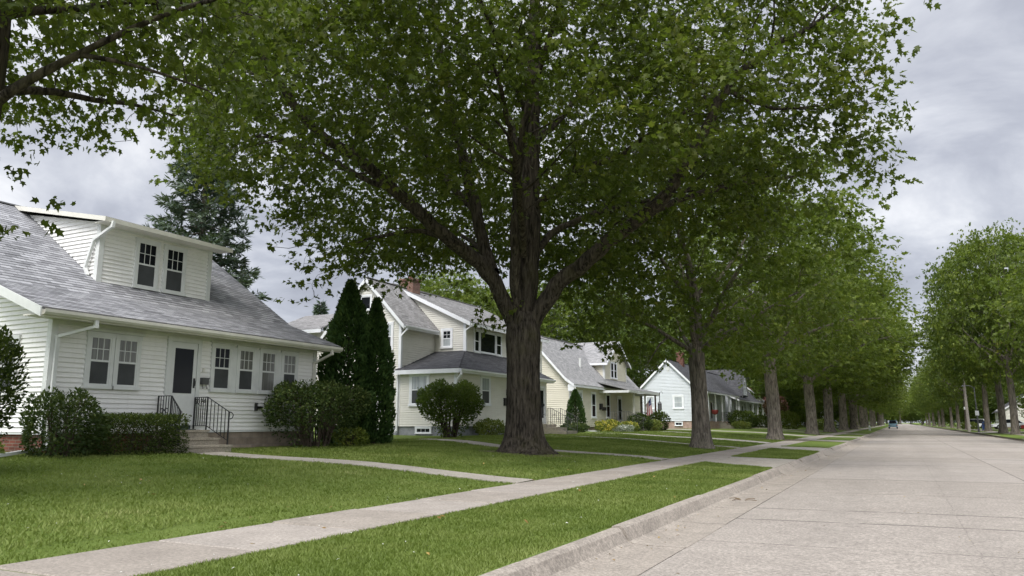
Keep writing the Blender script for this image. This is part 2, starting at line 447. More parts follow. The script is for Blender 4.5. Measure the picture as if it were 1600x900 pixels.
rng0 = np.random.default_rng(3)
def undul(x, y):
    return .02 * math.sin(x * .9 + y * .35) + .015 * math.sin(y * .8 - x * .4)
YS = [-60, -20] + [round(v, 2) for v in np.arange(-4, 70, 1.0)] + list(range(70, 200, 6)) + [200, 260, 340, 500, 900]
sheet('lawn', [-400, -120, -60, -40, -30, -24, -20, -18, -16.5, -14.6, -13, -11.5, -10, -8.6, -7.4, -6.6, -6.0, -5.3, -4.7, -4.1, -3.5, -3.05], YS,
      lambda x, y: lawn_z(x) + (undul(x, y) if x < -7 and x > -60 else 0), M['lawn'])
sheet('lawn_across_street', [7.62, 8.6, 9.6, 11.2, 13, 16, 22, 30, 60, 400], YS, lambda x, y: lawn_z(x), M['lawn'])
sheet('ground', [-3000, 3000], [-3000, 3000], lambda x, y: -.12, M['lawn'])
sheet('street', [-2.2, 0, 2.4, 5, 7.0], YS, lambda x, y: .035 * (1 - ((x - 2.4) / 4.6) ** 2), M['road'])

# kerbs with gutter pans; lowered where walks meet the street
CUTS = [(21.4, 26.6), (34.3, 39.2), (51.3, 55.5), (67, 71), (84, 88)]
APRON = [(21.4, 26.6, 23.3, 27.3), (34.3, 39.2, 36.6, 39.8), (51.3, 55.5, 53.6, 56.6), (67, 71, 67.2, 70.8), (84, 88, 84.2, 87.8)]   # (at the kerb), (at the sidewalk)
def in_cut(y):
    return any(a <= y <= b for a, b in CUTS)
def kerb(name, side, y0, y1, seglen=2.4):
    mb = MB()
    y = y0
    edges = sorted([y0, y1] + [c for ab in CUTS for c in ab if y0 < c < y1])
    rnd = random.Random(5)
    for a, b in zip(edges, edges[1:]):
        cut = in_cut((a + b) / 2) and side < 0
        L = seglen if a < 60 else 12
        yy = a
        while yy < b - .01:
            ye = min(b, yy + L * rnd.uniform(.8, 1.2))
            if b - ye < .5: ye = b
            hz = .165
            dz = rnd.uniform(-.012, .012); dx = rnd.uniform(-.012, .012)
            prof = [(-3.06, -.1), (-3.06, hz), (-3.04, hz + .012), (-2.95, hz + (.01 if not cut else -.05)), (-2.915, hz - (.012 if not cut else .075)), (-2.895, hz - (.05 if not cut else .09)), (-2.85, .028 if not cut else .05), (-2.80, .006 if not cut else .025), (-2.5, -.004), (-2.2, 0.004), (-2.2, -.1)]
            g = .012
            ring = []
            for yv in (yy + g, ye - g):
                ring.append([((px + dx) if side < 0 else 4.8 - (px + dx), yv, pz + (dz if i < 6 else 0)) for i, (px, pz) in enumerate(prof)])
            for i in range(len(prof)):
                j = (i + 1) % len(prof)
                q = [ring[0][i], ring[1][i], ring[1][j], ring[0][j]]
                mb.poly(q if side < 0 else q[::-1], smooth=False)
            mb.poly(ring[0]); mb.poly(ring[1][::-1])
            yy = ye
    o = mb.build(name, M['gutter'])
    return tag(o, kind='structure')
kerb('kerb', -1, -6, 420)
kerb('kerb_across_street', 1, -6, 420, 6)

# sidewalk slabs
def sidewalk(name, x0, x1, y0, y1, joints=1.55, mat='walk', ph=0):
    mb = MB(); rnd = random.Random(11); y = y0 + ph
    while y < y1:
        L = joints if y < 60 else joints * 5
        g = .016; z = .212 + rnd.uniform(-.004, .004); tl = rnd.uniform(-.006, .006)
        a, b = y + g, y + L - g; e = .012
        top = [(x0 + e, a + e, z + tl), (x1 - e, a + e, z - tl), (x1 - e, b - e, z + rnd.uniform(-.005, .005)), (x0 + e, b - e, z + rnd.uniform(-.005, .005))]
        mid = [(x0, a, z - .012), (x1, a, z - .012), (x1, b, z - .012), (x0, b, z - .012)]
        bot = [(p[0], p[1], .1) for p in mid]
        mb.poly(top)
        for i in range(4):
            j = (i + 1) % 4
            mb.poly([mid[i], mid[j], top[j], top[i]]); mb.poly([bot[i], bot[j], mid[j], mid[i]])
        y += L
    return tag(mb.build(name, M[mat]), kind='structure')
sidewalk('sidewalk', -6.6, -5.3, -6.95, 360)
sidewalk('sidewalk_across_street', 9.7, 11.0, -6, 360)

def ribbon(name, pts, width, mat, dz=.022, n=24):
    """a strip of paving following the lawn surface"""
    pts = [Vector((p[0], p[1], 0)) for p in pts]
    P = []
    for i in range(n + 1):
        u = i / n * (len(pts) - 1); k = min(int(u), len(pts) - 2); f = u - k
        P.append(pts[k].lerp(pts[k + 1], f))
    mb = MB(); prev = None
    for i, p in enumerate(P):
        d = (P[min(i + 1, n)] - P[max(i - 1, 0)]).normalized(); s = Vector((-d.y, d.x, 0)) * width / 2
        zz = lawn_z(p.x) + (undul(p.x, p.y) if p.x < -7 else 0) + dz
        cur = [(p.x - s.x, p.y - s.y, zz), (p.x + s.x, p.y + s.y, zz), (p.x + s.x, p.y + s.y, zz - .12), (p.x - s.x, p.y - s.y, zz - .12)]
        if prev:
            mb.poly([prev[0], prev[1], cur[1], cur[0]]); mb.poly([prev[1], prev[2], cur[2], cur[1]]); mb.poly([prev[3], prev[0], cur[0], cur[3]])
        prev = cur
    return tag(mb.build(name, M[mat]), kind='structure')
WALKS = [([(-6.62, 13.9), (-8.6, 13.75), (-11, 13.6), (-14.78, 13.45)], .92), ([(-6.62, 24.0), (-9, 23.95), (-12.5, 24.0), (-16.6, 25.5)], 1.0),
         ([(-6.62, 36.4), (-10, 36.3), (-14, 36.6), (-17.2, 37)], 1.0), ([(-6.62, 45.2), (-12, 45), (-17, 45)], 2.6), ([(-6.62, 53.8), (-12, 53.8), (-17.8, 57.8)], 1.1),
         ([(-6.62, 69), (-26, 70)], 2.6), ([(-6.62, 86), (-16.4, 86)], 1.2), ([(-6.62, 98), (-22, 98)], 2.6)]
for i, (p, wd) in enumerate(WALKS):
    ribbon('front_walk' if wd < 1.5 else 'driveway', p, wd, 'walk_pale')
for a, b, a2, b2 in APRON:
    mb = MB()
    mb.poly([(-5.29, a2, .207), (-3.05, a, .178), (-3.05, b, .178), (-5.29, b2, .207)])
    tag(mb.build('kerb_walk', M['walk_pale']), kind='structure')
for x0, y0, y1 in ((11.0, 60, 64), (11.0, 100, 108), (11, 135, 141)):
    mb = MB(); mb.poly([(7.65, y0, .2), (22, y0, .5), (22, y1, .5), (7.65, y1, .2)])
    tag(mb.build('driveway_across_street', M['walk_pale']), kind='structure')

def soil_patch(x, y, rx, ry, seed):
    rg = random.Random(seed); mb = MB(); pts = []
    for k in range(28):
        a = 2 * math.pi * k / 28; q = 1 + .18 * math.sin(3 * a + seed) + rg.uniform(-.1, .1)
        px, py = x + rx * q * math.cos(a), y + ry * q * math.sin(a); pts.append((px, py, lawn_z(px) + undul(px, py) + .014))
    for k in range(28): mb.poly([(x, y, lawn_z(x) + undul(x, y) + .03), pts[k], pts[(k + 1) % 28]])
    tag(mb.build('bare_soil', M['soil_dry']), kind='structure')
soil_patch(-7.6, 52.8, 1.9, 3.4, 1)
soil_patch(-10.3, 21.5, 1.25, 1.3, 2)
#@@GRASS
def on_walk(x, y):
    r = np.zeros(len(x), bool)
    for p, wd in WALKS:
        for (ax, ay), (bx, by) in zip(p, p[1:]):
            tt = np.clip(((x - ax) * (bx - ax) + (y - ay) * (by - ay)) / ((bx - ax) ** 2 + (by - ay) ** 2), 0, 1)
            r |= np.hypot(x - ax - tt * (bx - ax), y - ay - tt * (by - ay)) < wd / 2 + .01
    for a, b, a2, b2 in APRON:
        f = (x + 5.29) / 2.24
        r |= (x > -5.3) & (y > a2 + (a - a2) * f) & (y < b2 + (b - b2) * f)
    return r
def lawn_zv(x):
    return np.interp(x, [-400, -60, -20, -14.6, -10.5, -6.6, -5.3, -3.05], [1.2, .85, .74, .65, .45, .2, .19, .165])
def undulv(x, y):
    return np.where(x < -7, .02 * np.sin(x * .9 + y * .35) + .015 * np.sin(y * .8 - x * .4), 0)
def grass(name, x0, x1, n, seed, ymin=1.5, ymax=60, hmul=1.0):
    rng = np.random.default_rng(seed)
    x = rng.uniform(x0, x1, n * 5); y = ymin + (ymax - ymin) * rng.random(n * 5) ** 1.9
    d = np.hypot(x, y); ang = np.degrees(np.arctan2(x, y))
    keep = (ang > -72) & (ang < 4) & ~on_walk(x, y)
    if x0 < -15: keep &= ~((x < -15.9) & (y > 10) & (y < 18.6))
    x, y, d = x[keep][:n], y[keep][:n], d[keep][:n]; n = len(x)
    clump = .5 + .5 * np.sin(x * 5.1 + 2 * np.sin(y * 3.3)) * np.sin(y * 4.7 + 1.5 * np.sin(x * 2.9))
    h = (.015 + .017 * rng.random(n) + .014 * clump) * hmul * (1 + .02 * d); wd = (.0028 + .00035 * d) * (1 + .6 * rng.random(n))
    a = rng.uniform(0, 2 * np.pi, n); b = rng.uniform(0, 2 * np.pi, n); lean = .35 + .75 * rng.random(n)
    base = np.stack([x, y, lawn_zv(x) + undulv(x, y) - .004], 1)
    side = np.stack([np.cos(a), np.sin(a), 0 * a], 1) * wd[:, None]
    tip = base + np.stack([np.cos(b) * lean * h, np.sin(b) * lean * h, h], 1)
    V = np.stack([base - side, base + side, tip], 1).reshape(-1, 3)
    F = np.arange(3 * n).reshape(-1, 3)
    v = np.repeat(np.clip(.28 + .32 * rng.random(n) + .25 * clump + .3 * (rng.random(n) > .95), 0, 1), 3)
    return tag(link(name, np_mesh(name, V, [F], M['grass'], attr=v)), kind='stuff')
grass('verge_grass', -5.29, -3.07, 170000, 1, 1.5, 40)
grass('lawn_grass', -17.5, -6.61, 300000, 2, 1.5, 62)
# clover heads and fallen leaves on the grass
def flecks(name, n, x0, x1, y0, y1, size, mat, seed, zoff, road=False):
    rng = np.random.default_rng(seed)
    x = rng.uniform(x0, x1, n); y = y0 + (y1 - y0) * rng.random(n) ** 1.4
    z = (lawn_zv(x) + undulv(x, y) if not road else np.full(n, .012)) + zoff
    a = rng.uniform(0, 2 * np.pi, n); s = size * rng.uniform(.5, 1.3, n)
    V = []
    c = np.stack([x, y, z], 1)
    e1 = np.stack([np.cos(a), np.sin(a), .25 * rng.normal(size=n)], 1) * s[:, None]; e2 = np.stack([-np.sin(a), np.cos(a), .25 * rng.normal(size=n)], 1) * s[:, None] * .6
    up = np.array([0, 0, .006])
    V = np.stack([c - e1, c - e2 * .9 + up, c + e1, c + e2 + up, ], 1).reshape(-1, 3)
    F = np.arange(4 * n).reshape(-1, 4)
    return tag(link(name, np_mesh(name, V, [F], mat, attr=np.repeat(rng.random(n), 4))), kind='stuff')
flecks('clover_flowers', 260, -15, -3.2, 3, 28, .014, M['clover'], 4, .055)
flecks('fallen_leaves', 130, -15, -3.2, 3, 40, .035, M['litter'], 5, .05)
flecks('gutter_litter', 90, -2.86, -2.45, 4, 45, .022, M['litter'], 6, .0, True)
flecks('street_litter', 70, -2.3, 6.5, 5, 60, .02, M['litter'], 8, .036, True)
mb = MB(); rnd = random.Random(2)
for k in range(5):
    a = rnd.uniform(0, 6.3); x, y = -2.62 + rnd.uniform(-.1, .1), 14.3 + rnd.uniform(-.15, .15)
    mb.tube([(x, y, .015), (x + .09 * math.cos(a), y + .09 * math.sin(a), .03), (x + .2 * math.cos(a + .3), y + .2 * math.sin(a + .3), .018)], .006, 5)
tw = mb.build('twig_debris', simple('dry_twig', (.14, .10, .06), .3, 14, .9, .1))
tag(tw, 'small heap of brown twigs lying in the gutter beside the kerb', 'twigs')

#@@FOLIAGE
# ------------------------------------------------------------------ foliage tools
def unit(a):
    return a / (np.linalg.norm(a, axis=-1, keepdims=True) + 1e-9)
MAPLE = np.array([[0, 0, 0], [-.34, .13, .05], [-.24, .30, .04], [-.47, .60, .04], [-.17, .60, .02], [0, 1.02, -.12], [.17, .60, .02], [.47, .60, .04], [.24, .30, .04], [.34, .13, .05]])
MAPLE_F = np.array([[0, 2, 1], [0, 4, 2], [2, 4, 3], [0, 5, 4], [0, 6, 5], [0, 8, 6], [8, 7, 6], [0, 9, 8]])
OVAL = np.array([[0, 0, 0], [-.27, .45, .07], [0, 1, -.05], [.27, .45, .07]])
OVAL_F = np.array([[0, 2, 1], [0, 3, 2]])
NEED = np.array([[0, 0, 0], [-.10, .5, 0], [0, 1, .0], [.10, .5, 0]])
def leaves_mesh(name, C, D, N, S, mat, rng, shape='maple', v=None):
    """C centres, D leaf direction, N normals, S sizes"""
    T, F = {'maple': (MAPLE, MAPLE_F), 'oval': (OVAL, OVAL_F), 'needle': (NEED, OVAL_F)}[shape]
    D = unit(D); X = unit(np.cross(D, N)); N = np.cross(X, D)
    V = C[:, None, :] + S[:, None, None] * (T[None, :, 0:1] * X[:, None, :] + T[None, :, 1:2] * D[:, None, :] + T[None, :, 2:3] * N[:, None, :])
    n, k = len(C), len(T)
    Fa = (np.arange(n)[:, None, None] * k + F[None]).reshape(-1, 3)
    if v is None: v = rng.random(n)
    return np_mesh(name, V.reshape(-1, 3), [Fa], mat, attr=np.repeat(v, k))

def smooth_line(pts, step=.35):
    pts = np.array(pts, float); out = []
    ext = np.vstack([2 * pts[0] - pts[1], pts, 2 * pts[-1] - pts[-2]])
    for i in range(1, len(ext) - 2):
        p0, p1, p2, p3 = ext[i - 1:i + 3]
        n = max(2, int(np.linalg.norm(p2 - p1) / step))
        for k in range(n):
            u = k / n
            out.append(.5 * (2 * p1 + (p2 - p0) * u + (2 * p0 - 5 * p1 + 4 * p2 - p3) * u * u + (3 * p1 - p0 - 3 * p2 + p3) * u ** 3))
    out.append(pts[-1]); return np.array(out)

def tubes_mesh(name, lines, mat, sides=None):
    Vs, Fs, base = [], [], 0
    for P, r in lines:
        P = np.asarray(P, float); r = np.asarray(r, float)
        n = sides or (14 if r[0] > .22 else 8 if r[0] > .06 else 5 if r[0] > .02 else 3)
        if r[0] > .4: n = 28
        T = unit(np.gradient(P, axis=0))
        u = np.cross(T[0], [0, 0, 1.] if abs(T[0][2]) < .9 else [1., 0, 0]); u /= np.linalg.norm(u)
        an = np.arange(n) * 2 * np.pi / n
        for i in range(len(P)):
            u = u - T[i] * np.dot(u, T[i]); u /= np.linalg.norm(u) + 1e-9
            w_ = np.cross(T[i], u)
            rr = r[i] * np.ones(n)
            if r[0] > .3:   # root flare ridges and an uneven trunk
                rr = rr * (1 + .035 * np.sin(an * 7 + P[i][2] * .7) + .03 * np.sin(an * 11 - P[i][2] * 1.3) + .05 * np.sin(an * 3 + .6 * P[i][2])
                           + .22 * np.maximum(0, np.sin(an * 5 + 1)) * np.exp(-max(0, P[i][2]) * 2.6))
            Vs.append(P[i] + rr[:, None] * (np.cos(an)[:, None] * u + np.sin(an)[:, None] * w_))
        m = len(P); idx = base + np.arange(m * n).reshape(m, n)
        a = idx[:-1]; b = idx[1:]
        Fs.append(np.stack([a, np.roll(a, -1, 1), np.roll(b, -1, 1), b], -1).reshape(-1, 4))
        base += m * n
    return np_mesh(name, np.concatenate(Vs), [np.concatenate(Fs)], mat, smooth=True)

def attach_twigs(limbs, clusters, rng, rmin=.006, maxd=4.5):
    """grow a twig from the nearest wood to every leaf cluster"""
    NP = np.zeros((60000, 3)); NR = np.zeros(60000); n = 0
    for P, r in limbs:
        k = len(P); s = int(k * .12) if r[0] > .1 else 0
        NP[n:n + k - s] = P[s:]; NR[n:n + k - s] = r[s:]; n += k - s
    d0 = np.array([np.min(np.linalg.norm(NP[:n] - c, axis=1)) for c in clusters])
    order = np.argsort(d0); lines = []; ok = []
    for ci in order:
        c = clusters[ci]
        d = np.linalg.norm(NP[:n] - c, axis=1)
        cost = d + .55 * np.maximum(0, np.hypot(NP[:n, 0], NP[:n, 1]) - np.hypot(c[0], c[1])) + .3 * np.maximum(0, NP[:n, 2] - c[2])
        j = int(np.argmin(cost))
        if d[j] > maxd: continue
        a = NP[j]; r0 = min(NR[j] * .7, .008 + .011 * d[j])
        mid = (a + c) / 2 + rng.normal(size=3) * .07 * d[j] + np.array([0, 0, .09 * d[j]])
        q = np.array([a, a * .42 + mid * .58 , mid, mid * .4 + c * .6, c]); r = np.linspace(max(r0, rmin), rmin, 5)
        lines.append((q, r)); ok.append(ci)
        NP[n:n + 4] = q[1:]; NR[n:n + 4] = r[1:]; n += 4
        if n > 59900: break
    return lines, np.array(ok)

def cluster_leaves(cl, per, spread, size, rng, center, droop=.3, wild=.62):
    # every cluster is a handful of sprays, every spray a fan of leaves at a twig tip
    k = 6; m = max(3, round(per / k)); nc = len(cl)
    sc_ = np.repeat(cl, m, 0) + rng.normal(size=(nc * m, 3)) * np.array(spread) * 1.12
    o = sc_ - center; o[:, 2] *= .3
    sd_ = unit(unit(o) * .7 + rng.normal(size=o.shape) * .6)
    n = nc * m * k
    D = np.repeat(sd_, k, 0)
    S = size * rng.uniform(.5, 1.3, n)
    C = np.repeat(sc_, k, 0) + rng.normal(size=(n, 3)) * size * np.array([.6, .6, .22]) + D * (rng.random((n, 1)) - .5) * size * 1.4
    D = D * .8 + rng.normal(size=(n, 3)) * .55; D[:, 2] -= droop
    N = rng.normal(size=(n, 3)) * wild; N[:, 2] += 1
    vc = np.repeat(rng.random(nc), m * k); vs_ = np.repeat(rng.random(nc * m), k)
    v = np.clip(.4 * rng.random(n) + .3 * vc + .3 * vs_ + .4 * (rng.random(n) > .985), 0, 1)
    return C, D, N, S, v

def build_tree(name, loc, label, limbs, clusters, rng, per, spread, size, bark, leaf, group=None, shape='maple', center=(0, 0, 7), cat='tree', droop=.45):
    root = empty(name, loc, label, cat, group)
    tw, ok = attach_twigs(limbs, clusters, rng)
    cl = clusters[ok]
    link('trunk', tubes_mesh('trunk', limbs + tw, bark), root)
    C, D, N, S, v = cluster_leaves(cl, per, spread, size, rng, np.array(center), droop)
    link('crown', leaves_mesh('crown', C, D, N, S, leaf, rng, shape, v), root)
    return root

def copy_tree(root, loc, rz, sc_, label, group=None, mats=None):
    r = root.copy(); COL.objects.link(r); r.location = loc; r.rotation_euler = (0, 0, rz); r.scale = sc_
    r['label'] = label
    if group: r['group'] = group
    elif 'group' in r: del r['group']
    for ch in list(root.children):
        c = ch.copy(); COL.objects.link(c); c.parent = r
        if mats and c.name.split('.')[0] in mats:
            c.material_slots[0].link = 'OBJECT'; c.material_slots[0].material = mats[c.name.split('.')[0]]
    return r

#@@MAINTREE
RT = np.array([.895, .446, 0]); FH = np.array([-.446, .895, 0])
L1 = {  # most limb points converted from image pixels at guessed depths
'a': [(-0.1, 0, 3.4), (-0.33, -0.16, 4.08), (-0.7, -0.68, 5.24), (-1.12, -1.45, 5.95), (-1.6, -2.36, 6.5), (-2.36, -3.64, 7.56), (-3.06, -4.88, 8.44), (-3.66, -5.84, 8.97), (-4.24, -6.8, 10.2), (-4.6, -7.32, 10.99), (-5.26, -7.99, 11.75)],
'b': [(-.1, 0, 3.6), (-0.42, -0.21, 4.28), (-1.21, -0.16, 6.1), (-1.69, -0.17, 7.98), (-2.39, -0.3, 10.72), (-2.96, -0.36, 13.37), (-3.47, -0.39, 16.15), (-4.0, -0.75, 18)],
'c': [(-1.69, -0.17, 7.76), (-3.17, 0.1, 9.38), (-5.13, 0.35, 11.81), (-7.12, 0.36, 14.1), (-8.6, 0.14, 15.7)],
'd': [(0, 0, 3.4), (-0.01, -0.0, 4.28), (0.14, 0.07, 6.54), (0.21, 0.1, 9.31), (0.28, 0.14, 11.96), (0.32, 0.27, 15.01), (0.38, 0.42, 18.5), (.4, .4, 20.5)],
'e': [(-.05, -.1, 3.6), (-0.1, -0.27, 4.45), (0.13, -0.83, 6.35), (0.39, -1.26, 8.24), (0.9, -1.68, 10.05), (1.64, -2.09, 11.57), (2.44, -2.47, 13.01), (3.02, -2.74, 15.12)],
'g': [(.1, .05, 3.5), (0.35, 0.18, 4.28), (1.09, 0.21, 5.14), (2.13, 0.17, 5.85), (3.1, 0.09, 6.53), (4.53, 0.02, 7.42), (5.69, -0.29, 8.8), (6.58, -0.3, 10.29), (7.78, -0.37, 11.16), (8.98, -0.22, 11.71), (9.6, -0.07, 12.2)],
'h': [(3.07, 0.19, 6.55), (4.38, 1.29, 7.57), (5.8, 2.67, 8.34), (7.4, 4.13, 8.83), (8.4, 4.9, 9.1)],
'i': [(0.21, 0.22, 6.14), (0.6, 1.3, 7.19), (1.4, 2.82, 8.01), (2.54, 4.39, 8.73), (3.8, 5.91, 9.34), (4.6, 7.2, 9.7)],
'j': [(0.22, 0.11, 7.59), (1.01, -0.05, 8.08), (2.11, -0.18, 8.67), (3.48, -0.27, 8.88), (4.84, -0.49, 9.57), (5.99, -0.59, 9.9)],
'k': [(0.21, 0.1, 9.74), (0.71, 1.14, 10.91), (1.48, 2.53, 12.7), (2.75, 4.27, 14.68), (3.91, 5.75, 16.5)],
'l': [(-2.36, -3.64, 7.56), (-3.38, -4.14, 8.04), (-4.56, -4.5, 8.8), (-5.92, -4.96, 9.38), (-7.11, -5.33, 9.46)],
'm': [(0.21, 0.1, 8.88), (-0.87, 0.91, 10.88), (-2.12, 1.85, 13.92), (-3.37, 2.57, 16.5)],
'n': [(0.21, 0.11, 10.4), (0.34, -1.51, 11.48), (0.43, -3.36, 12.66), (0.45, -4.92, 14.56)],
'o': [(-1.48, -2.19, 6.39), (-2.68, -2.45, 6.7), (-3.67, -2.72, 6.55), (-4.74, -2.92, 6.32)],
'p': [(6.58, -0.3, 10.29), (7.43, 0.35, 9.89), (8.57, 0.92, 9.79), (9.4, 1.2, 9.8)],
'q': [(-.8, -.4, 5.6), (-2.0, 1.2, 6.6), (-3.6, 3.0, 7.6), (-5.2, 4.2, 8.6), (-6.6, 5.2, 9.4)],
'r': [(.3, -.6, 6.0), (1.0, -2.4, 7.4), (1.8, -4.6, 8.4), (2.4, -6.6, 9.2)],
}
LR = {'a': (.27, .05), 'b': (.23, .04), 'c': (.13, .03), 'd': (.40, .03), 'e': (.20, .03), 'g': (.29, .035), 'h': (.12, .03), 'i': (.13, .03), 'j': (.12, .025), 'k': (.12, .03), 'l': (.09, .025), 'm': (.12, .03), 'n': (.11, .03), 'o': (.09, .02), 'p': (.07, .02), 'q': (.14, .03), 'r': (.13, .03)}
def main_tree():
    rng = np.random.default_rng(21)
    limbs = []
    tz = np.array([-.15, .0, .12, .3, .6, 1.0, 1.6, 2.3, 3.0, 3.5, 3.9, 4.3]); tr = np.array([.98, .9, .78, .67, .58, .54, .515, .51, .52, .535, .50, .40])
    zz = np.linspace(-.15, 4.3, 34)
    limbs.append((np.stack([.02 * np.sin(zz), .02 * np.cos(zz * 1.3), zz], 1), np.interp(zz, tz, tr)))
    for k, p in L1.items():
        P = smooth_line(p); P[2:] += rng.normal(size=(len(P) - 2, 3)) * .025
        a, b = LR[k]
        limbs.append((P, b + (a - b) * (1 - np.linspace(0, 1, len(P))) ** .8))
    # side branches along every limb
    for P, r in limbs[1:]:
        k = len(P)
        for j in range(int(k * .3), k, 3):
            T = unit(P[min(j + 1, k - 1)] - P[j - 1])
            side = np.cross(T, [0, 0, 1]); side = unit(side) * (1 if rng.random() < .5 else -1)
            d = unit(T * .7 + side * rng.uniform(.4, 1) + np.array([0, 0, rng.uniform(-.25, .5)]))
            Ln = rng.uniform(1.2, 2.8)
            pts = [P[j]]
            for s in range(5):
                d = unit(d + rng.normal(size=3) * .16 + np.array([0, 0, -.03])); pts.append(pts[-1] + d * Ln / 5)
            r0 = min(r[j] * .55, .045)
            limbs.append((np.array(pts), np.linspace(r0, .01, 6)))
    # crown volume; the inside of the big limbs stays bare
    thick = np.concatenate([P[r > .065] for P, r in limbs[1:]])
    def any_near(x, y, z):
        d = thick - np.array([x, y, z]); d[:, 2] *= np.where(d[:, 2] > 0, .42, 1.0)
        return bool((np.einsum('ij,ij->i', d, d) < .95).any())
    cl = []
    while len(cl) < 5200:
        x, y = rng.uniform(-12, 12, 2); u = x * RT[0] + y * RT[1]; dw = x * FH[0] + y * FH[1]
        th = math.atan2(y, x); rr = math.hypot(x, y); z0_ = rng.uniform(0, 1.2)
        Rm = (10.2 if u < 0 else 9.3) * (1 + .06 * math.sin(3 * th + 1) + .07 * math.sin(5 * th + 2) + .06 * math.sin(9 * th + 1.5 * z0_))
        if rr > Rm: continue
        q = rr / Rm
        zb = np.interp(u, [-11, -8.5, -7, -6, -5, -3, -1, 1, 3, 4.2, 6, 9, 11], [8.6, 8.0, 6.9, 5.7, 5.6, 6.0, 6.0, 5.7, 5.0, 5.7, 6.6, 7.1, 6.9])
        zb += .17 * max(0, dw) + .34 * max(0, -dw - .5) * (1 if abs(u) < 7 else .4) + .5 * math.sin(2.1 * x + 1) * math.sin(1.9 * y)
        if q < .35: zb += 1.2 * (.35 - q) / .35
        zt = 9.2 + 11.6 * math.sqrt(max(0, 1 - q * q))
        if zt - zb < .4: zt = zb + .6
        z = rng.uniform(zb, 21)
        if z > zt: continue
        # lighter fill inside, denser on the shell; fewer above the frame
        shell = min(1, abs(zt - z) / 2.5, ) 
        p = .55 + .45 * (1 if (z - zb < 1.6 or q > .7) else 0)
        if z > 15.8: p *= .3
        if any_near(x, y, z): p *= .06
        g = math.sin(1.3 * x + .7 * z) + math.sin(1.7 * y - .9 * z + 2) + math.sin(1.1 * z + .8 * x - 1.2 * y)
        if g < -.7: p *= .12
        if rng.random() > p: continue
        cl.append((x, y, z))
    # low sprigs
    for bx in [(-1.6, .5, 4.3), (-1.2, -.9, 4.5), (2.2, 3.5, 4.2), (2.8, 2.6, 4.4), (3.1, 3.3, 4.7), (2.5, 4.2, 4.6), (-4.6, -2.9, 5.6), (-5.4, -3.2, 5.4), (-6.0, -3.4, 5.7), (-4.2, -2.4, 5.3)]:
        for k in range(3): cl.append(tuple(np.array(bx) + rng.normal(size=3) * .3))
    build_tree('maple_tree', (-10.3, 21.5, .43), 'huge spreading maple with the thickest dark trunk, on the lawn between two front walks', limbs, np.array(cl), rng, 24, (.46, .46, .14), .178, M['bark'], M['leaf'])
main_tree()

#@@TREE0
def near_left_tree():
    rng = np.random.default_rng(5)
    base = np.array([-10.65, 5.3, .44])
    limbs = []
    zz = np.linspace(-.15, 11, 30)
    limbs.append((np.stack([.0 + .03 * np.sin(zz), .02 * np.cos(zz), zz], 1), np.interp(zz, [-.15, .3, 1, 3, 6, 11], [.7, .52, .43, .40, .37, .18])))
    A = np.array([(-10.5, 5.36, 5.25), (-9.9, 5.46, 5.57), (-9.55, 5.63, 5.82), (-9.2, 5.81, 6.05), (-8.63, 6.09, 6.40), (-7.9, 6.45, 6.75), (-7.2, 6.8, 6.95)]) - base
    lm = [(A, .075, .02)]
    lm.append((np.array([(-9.2, 5.81, 6.05), (-8.8, 6.1, 6.0), (-8.4, 6.5, 5.9), (-8.0, 6.9, 5.75)]) - base, .04, .012))
    for ang, z0, L, ri in ((60, 6.2, 4.2, .5), (100, 5.2, 4.5, .5), (150, 6, 4.5, .6), (200, 5.4, 4, .5), (260, 6, 4, .5), (310, 6.4, 3.4, .6), (20, 7.2, 3.6, .8), (340, 8, 3, .8), (80, 8, 3.6, .8)):
        a = R(ang); d = np.array([math.cos(a), math.sin(a), ri]); d = d / np.linalg.norm(d)
        pts = [np.array([0, 0, z0])]
        for k in range(6): pts.append(pts[-1] + d * L / 6 + rng.normal(size=3) * .06); d = d + np.array([0, 0, -.05])
        lm.append((np.array(pts), .075, .015))
    for P, a, b in lm:
        Q = smooth_line(P, .3); limbs.append((Q, np.linspace(a, b, len(Q))))
    cl = []
    while len(cl) < 980:
        x, y = rng.uniform(-5, 5, 2); rr = math.hypot(x, y); u = x * RT[0] + y * RT[1]
        Rm = 4.3 if u < 0 else 3.9
        if rr > Rm: continue
        q = rr / Rm
        zb = 5.65 + .28 * math.sin(2.2 * x + 1) + .3 * math.sin(2.6 * y) + (.9 * max(0, .35 - q) / .35) + .05 * max(0, x * FH[0] + y * FH[1])
        if u > 3.0: zb += (u - 3.0) * .9
        zt = 6 + 4 * math.sqrt(1 - q * q)
        z = rng.uniform(zb, 12)
        if z > zt: continue
        if z - zb > 2.6 and rng.random() < .6: continue
        g = math.sin(2.3 * x + .7 * z) + math.sin(2.7 * y - .9 * z + 2)
        if g < -.7 and rng.random() < .9: continue
        cl.append((x, y, z))
    for z in (2.9, 3.3, 3.7, 4.1, 4.4):      # sprouts on the trunk
        for k in range(2):
            a = rng.uniform(-.6, .9); cl.append((.26 * math.cos(a), .36 * math.sin(a), z + rng.normal() * .08))
    build_tree('maple_tree', tuple(base), 'near maple at the edge of the lawn whose leafy limb reaches over the bungalow roof', limbs, np.array(cl), rng, 26, (.30, .30, .12), .12, M['bark'], M['leaf'], center=(0, 0, 6), droop=.85)
near_left_tree()

